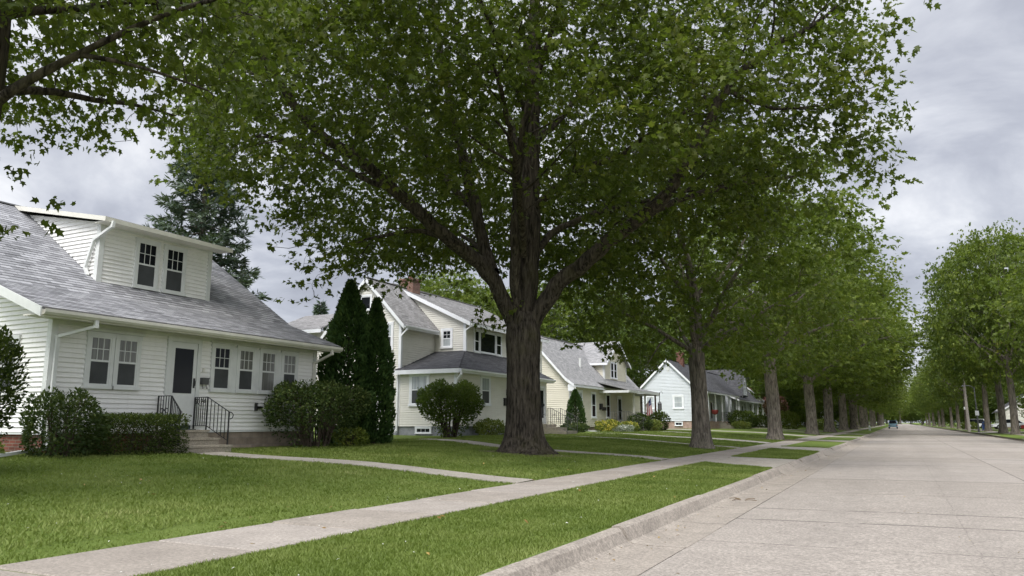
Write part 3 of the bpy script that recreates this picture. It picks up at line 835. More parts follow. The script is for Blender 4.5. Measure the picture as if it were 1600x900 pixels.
#@@STREETTREES
def gen_street_tree(name, loc, label, seed, H, Rc, zb0, ncl, per, spread, size, fork, trunk_r, leaf, bark='bark_far', group=None, shape='maple', zpow=.5, lean=.0):
    rng = np.random.default_rng(seed); limbs = []
    zz = np.linspace(-.15, fork, 18)
    limbs.append((np.stack([lean * zz + .03 * np.sin(zz), .03 * np.cos(zz), zz], 1), np.interp(zz, [-.15, .15, .5, 1.2, fork], [trunk_r * 1.55, trunk_r * 1.3, trunk_r * 1.1, trunk_r, trunk_r * .92])))
    top = np.array([lean * fork, 0, fork - .2])
    nl = 9
    for k in range(nl + 1):
        a = k * 2.4 + rng.uniform(-.3, .3)
        if k == nl: d = np.array([.05, .05, 1.]); L = H - fork - 1.5; r0 = trunk_r * .6; st = top
        else:
            el = rng.uniform(.45, 1.1); d = np.array([math.cos(a) * math.cos(el), math.sin(a) * math.cos(el), math.sin(el)])
            L = rng.uniform(.7, .95) * Rc / math.cos(el) * .82; L = min(L, H - fork - 1); r0 = trunk_r * rng.uniform(.3, .48)
            st = top + np.array([0, 0, rng.uniform(-.3, .25) + (.0 if k < 5 else (k - 4) * .55)])
        pts = [st]
        for s in range(7):
            d = unit(d + rng.normal(size=3) * .09 + np.array([0, 0, -.03 if k < nl else 0])); pts.append(pts[-1] + d * L / 7)
        P = smooth_line(pts, .4); r = np.linspace(r0, .025, len(P)); limbs.append((P, r))
        for j in range(int(len(P) * .3), len(P) - 1, 3):
            T = unit(P[j + 1] - P[j]); sd_ = unit(np.cross(T, rng.normal(size=3)))
            dd = unit(T * .7 + sd_ * .8); q = [P[j]]
            for s in range(4): dd = unit(dd + rng.normal(size=3) * .15); q.append(q[-1] + dd * rng.uniform(.35, .6))
            limbs.append((np.array(q), np.linspace(min(r[j] * .6, .05), .012, 5)))
    cl = []; ph = rng.uniform(0, 6, 6)
    thick = np.concatenate([P[2:][r_[2:] > .055] for P, r_ in limbs[1:]])
    while len(cl) < ncl:
        x, y = rng.uniform(-1.2 * Rc, 1.2 * Rc, 2); th = math.atan2(y, x); rr = math.hypot(x, y)
        Rm = Rc * (1 + .1 * math.sin(3 * th + ph[0]) + .07 * math.sin(5 * th + ph[1]) + .05 * math.sin(8 * th + ph[2]))
        if rr > Rm: continue
        q = rr / Rm
        zm = zb0 + (H - zb0) * .38
        zb = zm - (zm - zb0) * (1 - q ** 3) + .4 * math.sin(1.9 * x + ph[3]) * math.sin(1.7 * y + ph[4])
        if q < .3: zb += .12 * (H - zb0) * (.3 - q) / .3
        zt = zm + (H - zm) * (1 - q * q) ** zpow + .5 * math.sin(2.1 * x + ph[4]) * math.sin(2.3 * y + ph[5])
        z = rng.uniform(zb0, H + .5)
        if z < zb or z > zt: continue
        dep = min((zt - z), (z - zb), (1 - q) * Rm)
        if dep > 1.6 and rng.random() < .72: continue
        g = math.sin(1.5 * x + .8 * z + ph[0]) + math.sin(1.6 * y - 1.0 * z + ph[1]) + math.sin(1.2 * z + x - y + ph[2])
        if g < -.65 and rng.random() < .88: continue
        d = thick - np.array([x, y, z]); d[:, 2] *= np.where(d[:, 2] > 0, .5, 1.0)
        if (np.einsum('ij,ij->i', d, d) < .8).any() and rng.random() < .93: continue
        cl.append((x, y, z))
    return build_tree(name, loc, label, limbs, np.array(cl), rng, per, spread, size, M[bark], M[leaf], group, shape, (0, 0, zb0 + (H - zb0) * .4))

VG = 'street trees along the left verge'
t2 = gen_street_tree('maple_tree', (-7.8, 34.0, .3), 'grey trunked maple beside the sidewalk in front of the pale yellow and white gabled houses', 31, 14.5, 6.5, 3.6, 1500, 22, (.48, .48, .13), .2, 4.3, .36, 'leaf_b', group=VG)
t3 = gen_street_tree('maple_tree', (-7.3, 52.5, .26), 'maple with straight pale grey trunk and bare soil round it, past the white gabled house', 33, 16.5, 6.9, 4.0, 1250, 24, (.6, .6, .16), .23, 5.2, .40, 'leaf_b', group=VG)
t4 = gen_street_tree('maple_tree', (-7.4, 77, .26), 'thick trunked maple with a low dark limb reaching right over the verge', 35, 16.5, 7.0, 4.2, 900, 24, (.75, .75, .2), .30, 5, .38, 'leaf_b', group=VG)
t4.scale = (1.18, 1.18, 1.05)
rnd = random.Random(9)
FARL = 'distant street tree merging into the green tunnel on the left side of the road'
for (x, y, s, lab, src) in [(-9.4, 100, .95, 'slimmer trunk set back just behind the thick trunked maple with the low limb', t3), (-7.3, 96, 1.0, 'forked maple trunk in front of the far white porch columns', t4),
                            (-7.2, 119, 1.05, 'wide forked maple right of the far white porch columns, beside the parked pickup', t4)]:
    w_ = 1.32 if x > -8 else .95
    copy_tree(src, (x, y, .26), rnd.uniform(0, 6), (s * w_, s * w_, s * (1.1 if x > -8 else 1)), lab, VG)
for k, (x, y, s, m) in enumerate([(-7.2, 140, 1, 'leaf_b'), (-7.4, 160, .95, 'leaf_c'), (-7.2, 182, 1.05, 'leaf_b'), (-7.3, 206, 1, 'leaf_c'), (-7.2, 235, 1, 'leaf_b'), (-7.2, 268, 1.05, 'leaf_b'), (-7, 305, 1.05, 'leaf_c'), (-7, 350, 1.1, 'leaf_b'), (-6.8, 400, 1.15, 'leaf_b')]):
    copy_tree((t4, t3)[k % 2], (x + rnd.uniform(-.5, .3), y, .26), rnd.uniform(0, 6), (s * rnd.uniform(1.1, 1.4), s * rnd.uniform(1.1, 1.4), s * rnd.uniform(.9, 1.2)), FARL, 'far street trees on the left', {'crown': M[m]})
RG = 'street trees across the street'
for (x, y, s, lab, m) in [(13.2, 60, .93, 'tall yellow green tree at the right edge, rising highest across the street', 'leaf_b'),
                       (9.75, 98, .86, 'dark trunked tree across the street, left one of the close pair', 'leaf_d'),
                       (9.8, 88.5, .82, 'dark trunked tree across the street, right one of the close pair by the white house', 'leaf_b'),
                       (10.2, 119, .84, 'round headed deep green tree across the street beyond the two poles', 'leaf_b')]:
    copy_tree(t4, (x, y, .2), rnd.uniform(0, 6), (s, s, s * (1.0 if y < 70 else 1.5)), lab, RG, {'crown': M[m]})
FARR = 'distant street tree in the row closing in on the right side of the road'
for k, (x, y, s, m) in enumerate([(9.6, 141, .9, 'leaf_b'), (9.4, 163, .9, 'leaf_d'), (9.4, 188, .88, 'leaf_b'), (9.4, 214, .92, 'leaf_b'), (9.2, 243, .95, 'leaf_d'), (9.2, 275, 1, 'leaf_b'), (9.2, 312, 1, 'leaf_b'), (9, 360, 1.05, 'leaf_d'), (9, 410, 1.1, 'leaf_b')]):
    copy_tree((t4, t3)[k % 2], (x + rnd.uniform(-.3, .6), y, .2), rnd.uniform(0, 6), (s * rnd.uniform(.72, .9), s * rnd.uniform(.72, .9), s * rnd.uniform(1.0, 1.35)), FARR, 'far street trees on the right', {'crown': M[m]})
# trees in the back gardens, seen over and between the houses
BG = 'trees behind the houses'
for (x, y, s, lab, m) in [(-38, 62, .9, 'broad green tree rising behind the chimney of the two storey house', 'leaf_b'), (-47, 72, .95, 'green tree partly hidden behind the roof of the two storey house', 'leaf_c'),
        (-43, 80, 1.0, 'light green tree showing between the big maple trunk and the yellow house chimney', 'leaf_c'), (-38, 86, 1.05, 'leafy tree directly behind the pale grey roof of the yellow house', 'leaf_b'),
        (-34, 92, 1.1, 'tall dense tree in the gap between the yellow house and the white gabled house', 'leaf_d'), (-33, 108, 1.05, 'deep green tree behind the white gabled house and its chimney', 'leaf_d'),
        (-31, 122, 1.1, 'large shady tree rising over the charcoal roofs', 'leaf_b'), (-26, 128, 1.0, 'bushy tree beyond the dark cross gable', 'leaf_d'), (-21, 140, .9, 'dark leafy tree beyond the end of the white houses', 'leaf_d'),
        (-16.5, 150, .85, 'shady tree behind the straight pale grey trunk', 'leaf_d'), (-24, 175, 1.1, 'far garden tree filling the gap behind the thick verge trunks', 'leaf_b')]:
    copy_tree(t4, (x, y, .8), rnd.uniform(0, 6), (s, s, s), lab, BG, {'crown': M[m]})
for (x, y, s, m) in [(-22, 205, 1.1, 'leaf_b'), (-20, 250, 1.2, 'leaf_b'), (22, 130, .9, 'leaf_d'), (24, 165, 1, 'leaf_b'), (22, 205, 1, 'leaf_b'), (20, 260, 1.1, 'leaf_d'), (-14, 470, 1.3, 'leaf_b'), (0, 520, 1.1, 'leaf_b'), (14, 480, 1.3, 'leaf_b'), (27, 108, .8, 'leaf_c'), (33, 140, .9, 'leaf_b')]:
    copy_tree(t4, (x, y, .5), rnd.uniform(0, 6), (s, s, s), 'far tree closing the view behind the rows of street trees', 'background trees', {'crown': M[m]})

gt = gen_street_tree('garden_tree', (-16.5, 124, .7), 'low bushy garden tree nearest behind the slim far verge trunk', 41, 8.5, 4.2, .7, 520, 20, (.5, .5, .4), .36, 1.6, .2, 'leaf_d')
for k, (x, y, s, m) in enumerate([(-14, 136, .8, 'leaf_b'), (-13.5, 168, 1, 'leaf_d'), (-14, 190, 1.1, 'leaf_b'), (-13, 222, 1.1, 'leaf_d'), (-13, 255, 1.2, 'leaf_b'), (-13, 300, 1.3, 'leaf_d'), (-13, 350, 1.4, 'leaf_b'), (-12, 420, 1.6, 'leaf_d'),
      (24, 112, .9, 'leaf_b'), (26, 124, 1, 'leaf_d'), (21, 142, .9, 'leaf_b'), (15.5, 176, 1, 'leaf_d'), (15, 196, .9, 'leaf_b'), (15, 222, 1, 'leaf_d'), (14.5, 250, 1.1, 'leaf_b'), (14.5, 290, 1.2, 'leaf_d'), (14, 340, 1.3, 'leaf_b'), (14, 400, 1.5, 'leaf_d'), (32, 100, 1, 'leaf_b'), (37, 120, 1.1, 'leaf_d'), (30, 75, 1, 'leaf_b'),
      (-8, 560, 2, 'leaf_b'), (-1, 590, 1.7, 'leaf_d'), (6, 570, 1.6, 'leaf_b'), (13, 560, 2, 'leaf_d'), (21, 560, 2.2, 'leaf_b'), (-17, 560, 2.2, 'leaf_d'), (-30, 320, 1.6, 'leaf_b'), (-34, 240, 1.6, 'leaf_d'), (34, 250, 1.6, 'leaf_b'), (36, 190, 1.4, 'leaf_d'), (-40, 160, 1.5, 'leaf_d'), (-46, 130, 1.5, 'leaf_b')]):
    copy_tree(gt, (x, y, .5), rnd.uniform(0, 6), (s, s, s), 'far low bushy tree filling the gaps beneath the street tree crowns', 'low trees in the far gardens', {'crown': M[m]})

#@@CONIFERS
def spruce(name, loc, label, seed, H, Rb, nb, size, per=34, group=None):
    rng = np.random.default_rng(seed); root = empty(name, loc, label, 'tree', group)
    lines = [(np.array([[0, 0, -.2], [0, 0, H * .5], [0, 0, H]]), np.array([H * .017, H * .011, .02]))]
    C, D, N, S, v = [], [], [], [], []
    z = 1.2
    while z < H - .15:
        f = 1 - z / H; L0 = Rb * f ** .85 + .12
        k = max(4, int(nb * (.5 + .5 * f)))
        a0 = rng.uniform(0, 6.28)
        for i in range(k):
            a = a0 + 6.28 * i / k + rng.normal() * .2; L = L0 * rng.uniform(.72, 1.12)
            dr = np.array([math.cos(a), math.sin(a), 0]); s_ = np.array([-math.sin(a), math.cos(a), 0])
            u = np.linspace(0, 1, 6)
            P = np.stack([dr[0] * L * u, dr[1] * L * u, z + rng.normal() * .12 - .30 * L * u + .26 * L * u ** 2.6], 1)
            lines.append((P, np.linspace(.03, .006, 6)))
            m = int(per * (.25 + L / Rb))
            uu = rng.random(m) ** .6; wv = rng.uniform(-1, 1, m) * .30 * L * (1.05 - uu) ** .8 + rng.normal(size=m) * .05
            base = np.stack([np.interp(uu, u, P[:, q]) for q in range(3)], 1) + s_ * wv[:, None] + np.array([0, 0, -.08]) * np.abs(wv)[:, None] + rng.normal(size=(m, 3)) * .04
            d = dr * .8 + s_ * np.sign(wv)[:, None] * .7 + rng.normal(size=(m, 3)) * .35; d[:, 2] += rng.normal(size=m) * .25 - .05
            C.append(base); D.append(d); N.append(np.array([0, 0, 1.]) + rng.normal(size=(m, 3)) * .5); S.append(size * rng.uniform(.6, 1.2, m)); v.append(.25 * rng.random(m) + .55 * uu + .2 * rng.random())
        z += (.30 + .22 * f) * max(.55, H / 15)
    link('trunk', tubes_mesh('trunk', lines, M['bark_far']), root)
    C, D, N, S, v = map(np.concatenate, (C, D, N, S, v))
    # each spray is a short bristly fan: three crossed needles-bundles
    CC, DD, NN, SS, vv = [], [], [], [], []
    for k in range(4):
        jit = rng.normal(size=D.shape) * .32
        CC.append(C + rng.normal(size=C.shape) * .03); DD.append(unit(D) + jit); NN.append(N + rng.normal(size=N.shape) * .9); SS.append(S * rng.uniform(.7, 1.1, len(S))); vv.append(np.clip(v + rng.normal(size=len(v)) * .08, 0, 1))
    link('crown', leaves_mesh('crown', *map(np.concatenate, (CC, DD, NN, SS)), M['spruce'], rng, 'needle', np.concatenate(vv)), root)
    return root
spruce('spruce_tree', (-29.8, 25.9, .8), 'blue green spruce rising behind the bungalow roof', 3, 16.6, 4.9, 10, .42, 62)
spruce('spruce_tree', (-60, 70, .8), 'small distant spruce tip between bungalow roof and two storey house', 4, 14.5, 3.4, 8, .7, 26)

def arborvitae(name, loc, label, seed, H, Rr, n, size, group=None, mat='thuja', peak=.22):
    rng = np.random.default_rng(seed); root = empty(name, loc, label, 'evergreen', group)
    link('trunk', tubes_mesh('trunk', [(np.array([[0, 0, -.1], [0, 0, H * .5], [0, 0, H * .92]]), np.array([.07, .05, .015]))], M['stem']), root)
    u = rng.random(n); z = u ** .85
    prof = np.interp(z, [0, .06, peak, .5, .8, .93, 1], [.72, .9, 1, .82, .46, .2, .03])
    a = rng.uniform(0, 6.283, n)
    lump = 1 + .10 * np.sin(a * 4 + z * 9) + .08 * np.sin(a * 7 - z * 17) + .06 * np.sin(a * 3 + z * 31)
    r = Rr * prof * lump * (1 - .55 * rng.random(n) ** 2.2)
    C = np.stack([r * np.cos(a), r * np.sin(a), z * H * .985 + .03], 1)
    D = np.stack([np.cos(a) * .55, np.sin(a) * .55, .9 + 0 * a], 1) + rng.normal(size=(n, 3)) * .35
    N = np.stack([-np.sin(a), np.cos(a), 0 * a], 1) + rng.normal(size=(n, 3)) * .6
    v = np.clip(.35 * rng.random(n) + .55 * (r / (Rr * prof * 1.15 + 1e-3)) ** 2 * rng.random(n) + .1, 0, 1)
    link('crown', leaves_mesh('crown', C, D, N, size * rng.uniform(.5, 1.2, n), M[mat], rng, 'oval', v), root)
    return root
AG = 'arborvitae between the bungalow and the two storey house'
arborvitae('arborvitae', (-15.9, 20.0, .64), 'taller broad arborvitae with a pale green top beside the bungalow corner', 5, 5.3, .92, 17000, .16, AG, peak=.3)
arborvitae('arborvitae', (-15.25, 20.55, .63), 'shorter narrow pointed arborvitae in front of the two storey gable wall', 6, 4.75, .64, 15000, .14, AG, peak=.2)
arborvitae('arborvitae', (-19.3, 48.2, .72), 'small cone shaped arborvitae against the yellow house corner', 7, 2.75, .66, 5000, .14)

#@@SHRUBS
def shrub(name, loc, label, seed, dims, n, size, mat, style='round', stems=14, group=None, cat='shrub', shape='oval'):
    """dims = (rx, ry, h)"""
    rng = np.random.default_rng(seed); rx, ry, h = dims
    root = empty(name, loc, label, cat, group)
    C = np.zeros((0, 3)); pa = rng.uniform(0, 6, 4)
    while len(C) < n:
        p = rng.uniform(-1, 1, (n * 3, 3)); p[:, 2] = (p[:, 2] + 1) / 2
        if style == 'box':
            e = np.abs(p[:, :2]).max(1); rim = 1 + .035 * np.sin(9 * p[:, 0] + pa[0]) + .03 * np.sin(8 * p[:, 1] + 6 * p[:, 2])
            inn = (e < .97 * rim) & (p[:, 2] < .96 + .03 * np.sin(7 * p[:, 0] + pa[1])) & ((np.maximum(0, e - .8) / .2) ** 2 + (np.maximum(0, p[:, 2] - .8) / .2) ** 2 < 1)
            dep = np.minimum(1 - e, 1 - p[:, 2])
        else:
            if style == 'vase': wz = np.interp(p[:, 2], [0, .25, .6, .85, 1], [.28, .6, 1, .85, .35])
            elif style == 'round': wz = np.sqrt(np.clip(1 - ((p[:, 2] - .45) / .56) ** 2, 0, 1))
            else: wz = np.interp(p[:, 2], [0, .2, .5, .8, 1], [.45, .7, 1, .95, .55])
            an = np.arctan2(p[:, 1], p[:, 0])
            lump = 1 + .10 * np.sin(3 * an + 5 * p[:, 2] + pa[0]) + .08 * np.sin(5 * an - 7 * p[:, 2] + pa[1]) + .06 * np.sin(9 * an + 9 * p[:, 2])
            e = np.hypot(p[:, 0], p[:, 1]) / (wz * lump * .95 + 1e-3)
            inn = (e < 1) & (p[:, 2] < .9 + .1 * np.sin(6 * p[:, 0] + pa[2]) * np.sin(5 * p[:, 1] + pa[3]))
            dep = np.minimum(1 - e, (1 - p[:, 2]) * .9)
        g = np.sin(7 * p[:, 0] + 4 * p[:, 2] + pa[0]) + np.sin(8 * p[:, 1] - 5 * p[:, 2] + pa[1])
        keep = inn & (rng.random(len(p)) < np.clip(1.15 - dep * 2.6, .12, 1)) & ((g > -.9) | (rng.random(len(p)) < .45) | (style == 'box'))
        if style in ('vase', 'open'): keep &= (p[:, 2] > .3) | (rng.random(len(p)) < .35)
        C = np.concatenate([C, p[keep]])
    C = C[:n]; zrel = C[:, 2].copy()
    C = C * np.array([rx, ry, h])
    out = C - np.array([0, 0, h * .4]); D = unit(out) + rng.normal(size=(n, 3)) * .7; D[:, 2] += .25
    N = unit(out) + rng.normal(size=(n, 3)) * .6; N[:, 2] += .5
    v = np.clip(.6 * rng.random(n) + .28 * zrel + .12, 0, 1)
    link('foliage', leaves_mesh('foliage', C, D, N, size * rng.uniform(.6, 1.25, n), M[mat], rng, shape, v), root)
    if stems:
        ln = []
        for k in range(stems):
            a = rng.uniform(0, 6.28); rr = math.sqrt(rng.random()) * (.8 if style in ('vase', 'open') else .6)
            st = np.array([rx * .22 * math.cos(a) * rng.random() , ry * (.22 if style != 'box' else .8) * math.sin(a), -.05])
            en = np.array([rx * rr * math.cos(a), ry * rr * math.sin(a), h * rng.uniform(.6, .92)])
            mid = (st * .6 + en * .4) + np.array([0, 0, h * .12])
            ln.append((smooth_line([st, mid, en], .2), None))
        ln = [(P, np.linspace(.02 * max(1, h / 1.8), .006, len(P))) for P, _ in ln]
        link('stems', tubes_mesh('stems', ln, M['stem']), root)
    return root
def gz(x): return lawn_z(x) - .01
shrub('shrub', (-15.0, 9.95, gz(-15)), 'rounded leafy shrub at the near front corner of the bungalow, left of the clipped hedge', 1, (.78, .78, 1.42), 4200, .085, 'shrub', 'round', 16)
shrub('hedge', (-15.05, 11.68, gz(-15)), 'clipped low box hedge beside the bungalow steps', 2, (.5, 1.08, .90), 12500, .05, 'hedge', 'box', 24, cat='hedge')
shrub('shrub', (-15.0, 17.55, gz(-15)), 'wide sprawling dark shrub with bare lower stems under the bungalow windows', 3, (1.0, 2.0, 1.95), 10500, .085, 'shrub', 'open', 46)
shrub('shrub', (-14.6, 18.6, gz(-15)), 'low pale leaved sprout at the foot of the sprawling dark shrub', 13, (.5, .6, .55), 900, .09, 'leaf_c', 'round', 8)
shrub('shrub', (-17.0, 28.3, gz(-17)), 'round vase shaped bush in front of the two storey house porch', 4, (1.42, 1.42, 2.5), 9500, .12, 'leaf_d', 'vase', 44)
shrub('shrub', (-17.5, 32.9, gz(-17)), 'low yellow green shrub at the porch wall left of the big maple trunk', 5, (.75, 1.0, .85), 2600, .1, 'lime', 'round', 10)
shrub('shrub', (-13.4, 7.2, gz(-13.4)), 'dark upright evergreen bush cut by the left edge of the view', 6, (.8, .8, 2.45), 8500, .075, 'hedge', 'open', 14)
shrub('ground_plant', (-15.8, 8.6, gz(-16)), 'low weedy green plant by the brick base left of the downspout', 7, (.8, .5, .5), 900, .1, 'leaf_c', 'round', 8, cat='plant')
shrub('ground_plant', (-16.6, 7.9, gz(-16)), 'small leafy plant furthest left below the side window', 8, (.5, .45, .42), 600, .1, 'shrub', 'round', 6, cat='plant')
shrub('flower_bed', (-17.6, 50.0, gz(-17.6)), 'yellow flowering clump in the bed before the yellow house', 9, (.8, 1.6, .85), 2400, .13, 'petal_y', 'round', 0, cat='flowers')
shrub('flower_bed', (-17.2, 53.0, gz(-17.6)), 'smaller yellow flower clump nearer the yellow house steps', 10, (.7, .9, .75), 1300, .13, 'petal_y', 'round', 0, cat='flowers')
shrub('flower_bed', (-16.6, 50.3, gz(-17)), 'pale silvery white edging flowers in front of the yellow clumps', 11, (.5, 1.5, .5), 1500, .12, 'petal_w', 'round', 0, cat='flowers')
shrub('shrub', (-18.9, 46.9, gz(-19)), 'low green planting at the yellow house corner around the small cone evergreen', 12, (.8, 1.6, .6), 1800, .13, 'shrub', 'round', 0)
shrub('shrub', (-17.5, 56.5, gz(-18)), 'rounded dark shrub right of the yellow house steps', 14, (.9, 1.0, 1.35), 2200, .14, 'shrub', 'round', 8)
shrub('shrub', (-16.9, 57.9, gz(-17)), 'bright lime shrub in front of the yellow house porch end', 15, (.7, .8, .9), 1400, .14, 'lime', 'round', 0)
shrub('shrub', (-17.2, 60.5, gz(-17)), 'dark round shrub below the hanging lantern at the yellow porch end', 16, (.9, .9, 1.6), 2200, .15, 'hedge', 'round', 0)
shrub('shrub', (-16.2, 91.5, gz(-16)), 'large clipped dark ball shrub before the white gabled house', 17, (1.7, 1.9, 2.1), 4200, .18, 'hedge', 'round', 0)
shrub('shrub', (-15.6, 99.5, gz(-16)), 'lower clipped dark ball shrub beside the largest ball', 18, (1.5, 1.8, 1.6), 3000, .18, 'hedge', 'round', 0)
shrub('shrub', (-15.4, 86.4, gz(-15)), 'low lime green planting by the white house steps', 19, (1.0, 2.0, .8), 1500, .2, 'lime', 'round', 0)
shrub('shrub', (-12.5, 101, gz(-12)), 'bright green bush behind the straight pale grey trunk', 20, (1.6, 1.6, 2.2), 1800, .26, 'leaf_c', 'round', 0)
shrub('shrub', (-9.2, 112, gz(-10)), 'rounded light green bush between the far verge trunks', 21, (1.4, 1.4, 1.4), 1400, .26, 'lime', 'round', 0)
shrub('shrub', (-8.6, 150, gz(-9)), 'pale green bush at the far verge past the parked vehicles', 22, (1.8, 2.5, 1.8), 1400, .34, 'lime', 'round', 0)
shrub('purple_tree', (-15.3, 112, gz(-16)), 'purple leaved small tree by the far brown roofed house', 23, (1.6, 1.6, 4.6), 1800, .3, 'redleaf', 'vase', 12, cat='tree')
shrub('shrub', (11.9, 86.5, .2), 'low dark shrub at the foot of the close pair of trees across the street', 24, (.8, 1.2, 1.2), 900, .2, 'hedge', 'round', 0)
shrub('shrub', (10.2, 150, .2), 'low yellowish shrub on the far right verge', 25, (1.2, 2.2, 1.2), 900, .3, 'lime', 'round', 0)

#@@HOUSES
# ------------------------------------------------------------------ houses; near ones placed by casting image pixels onto assumed wall planes
Zv = Vector((0, 0, 1))
class Fr:
    """a vertical wall plane: origin P0 (x,y), direction du along the wall, outward normal n"""
    def __init__(s, P0, du, n): s.P0 = Vector((P0[0], P0[1], 0)); s.du = Vector((*du, 0)); s.n = Vector((*n, 0))
    def shift(s, d):
        f = Fr(s.P0.xy, s.du.xy, s.n.xy); f.P0 = s.P0 + s.n * d; return f
    def p(s, a, z, d=0): return s.P0 + s.du * a + s.n * d + Zv * z
    def box(s, mb, a0, a1, z0, z1, d0, d1):
        q = [s.p(a0, z0, d0), s.p(a1, z0, d0), s.p(a1, z0, d1), s.p(a0, z0, d1), s.p(a0, z1, d0), s.p(a1, z1, d0), s.p(a1, z1, d1), s.p(a0, z1, d1)]
        if s.du.cross(s.n).z < 0: q = [q[3], q[2], q[1], q[0], q[7], q[6], q[5], q[4]]
        mb.hexa(q)
def front(x): return Fr((x, 0), (0, 1), (1, 0))        # faces the street; a = y
def south(y): return Fr((0, y), (1, 0), (0, -1))       # faces the camera side; a = x
def north(y): return Fr((0, y), (1, 0), (0, 1))
def back(x): return Fr((x, 0), (0, 1), (-1, 0))

def extent(poly, z):
    xs = []
    n = len(poly)
    for i in range(n):
        (a, za), (b, zb) = poly[i], poly[(i + 1) % n]
        if abs(zb - za) < 1e-9:
            if abs(za - z) < 1e-6: xs += [a, b]
        elif min(za, zb) - 1e-9 <= z <= max(za, zb) + 1e-9:
            xs.append(a + (b - a) * (z - za) / (zb - za))
    return (min(xs), max(xs)) if xs else None
def siding(mb, fr, poly, course=.105, lap=.032):
    """lap siding filling a convex (a, z) polygon"""
    z0 = min(z for _, z in poly); z1 = max(z for _, z in poly)
    rnd = random.Random(int(z0 * 100) + len(mb.v))
    z = z0
    while z < z1 - .01:
        zt = min(z + course, z1)
        e0 = extent(poly, z + 1e-4); e1 = extent(poly, zt - 1e-4)
        if e0 and e1 and e0[1] - e0[0] > .01:
            j = rnd.uniform(-.003, .003); lap = .034 * course / .105
            A, B = fr.p(e0[0], z, lap + j), fr.p(e0[1], z, lap + j); C_, D_ = fr.p(e1[1], zt, .001), fr.p(e1[0], zt, .001)
            mb.poly([A, B, C_, D_] if fr.du.cross(Zv).dot(fr.n) > 0 else [B, A, D_, C_])
            A2, B2 = fr.p(e0[0], z, .0), fr.p(e0[1], z, .0)
            mb.poly([A2, B2, B, A] if fr.du.cross(Zv).dot(fr.n) > 0 else [B2, A2, A, B])
        z = zt

def roof_plane(mb, ea, eb, rb, ra, course=.14, lip=.008, thick=.05):
    """eave corner a,b then ridge corner b,a ; stepped shingle courses"""
    ea, eb, rb, ra = map(Vector, (ea, eb, rb, ra))
    n = (eb - ea).cross(ra - ea)
    if n.length < 1e-6: n = (eb - ea).cross(rb - ea)
    n.normalize()
    if n.z < 0: n = -n
    L = max((ra - ea).length, (rb - eb).length); k = max(1, int(L / course))
    du = (eb - ea).normalized(); rnd = random.Random(int(L * 100))
    base_u = ea.dot(du)
    for i in range(k):
        f0, f1 = i / k, (i + 1) / k
        a0, b0, a1, b1 = ea.lerp(ra, f0), eb.lerp(rb, f0), ea.lerp(ra, f1), eb.lerp(rb, f1)
        h = lip * rnd.uniform(.7, 1.3)
        A, B = a0 + n * (h + thick), b0 + n * (h + thick); C_, D_ = b1 + n * thick, a1 + n * thick
        v0, v1 = f0 * k * course, f1 * k * course
        uv = [(p.dot(du), vv) for p, vv in ((A, v0), (B, v0), (C_, v1), (D_, v1))]
        q = [A, B, C_, D_]
        if (B - A).cross(D_ - A).dot(n) < 0 and (B - A).cross(C_ - A).dot(n) < 0: q = q[::-1]; uv = uv[::-1]
        mb.poly(q, uv)
        mb.poly([a0 + n * thick, b0 + n * thick, B, A], [(a0.dot(du), v0 - .03), (b0.dot(du), v0 - .03), (B.dot(du), v0), (A.dot(du), v0)])
    # deck underside and edges
    E = [ea, eb, rb, ra]; T = [p + n * thick for p in E]
    mb.poly([p for p in E][::-1])
    for i in range(4):
        j = (i + 1) % 4
        mb.poly([E[i], E[j], T[j], T[i]])

def window(house, fr, a0, a1, z0, z1, upper=(3, 2), up_mat='glass', low_mat='screen', trim='trim', casing=.085, sash=True, sill=True, single=False):
    mb = MB()
    c = casing; fr = fr.shift(.022)
    fr.box(mb, a0 - c, a0, z0, z1, -.02, .045); fr.box(mb, a1, a1 + c, z0, z1, -.02, .045)
    fr.box(mb, a0 - c - .01, a1 + c + .01, z1, z1 + c * 1.15, -.02, .05)
    fr.box(mb, a0 - c - .02, a1 + c + .02, z0 - c * .9, z0, -.02, .055 if not sill else .085)
    wn = mb.build('window', M[trim], house)
    zm = (z0 + z1) / 2
    s = .035 if (a1 - a0) < .8 else .045
    ms = MB()
    fr.box(ms, a0, a0 + s, z0, z1, .018, .038); fr.box(ms, a1 - s, a1, z0, z1, .018, .038)
    fr.box(ms, a0 + s, a1 - s, z0, z0 + s, .018, .036); fr.box(ms, a0 + s, a1 - s, z1 - s, z1, .018, .036)
    if not single: fr.box(ms, a0 + s, a1 - s, zm - .022, zm + .022, .018, .037)
    nc, nr = upper
    zl, zu = (zm + .022, z1 - s) if not single else (z0 + s, z1 - s)
    for i in range(1, nc):
        a = a0 + s + (a1 - a0 - 2 * s) * i / nc
        fr.box(ms, a - .008, a + .008, zl, zu, .02, .031)
    for i in range(1, nr):
        z = zl + (zu - zl) * i / nr
        fr.box(ms, a0 + s, a1 - s, z - .008, z + .008, .0205, .0305)
    ms.build('sash', M['trim_cool' if trim == 'trim_cool' else 'trim'], wn)
    pb = MB(); fr.box(pb, a0 + s, a1 - s, (zm if not single else z0 + s), z1 - s, .019, .024); pb.build('pane', M[up_mat], wn)
    if not single:
        pb = MB(); fr.box(pb, a0 + s, a1 - s, z0 + s, zm, .019, .024); pb.build('pane', M[low_mat], wn)
    return wn

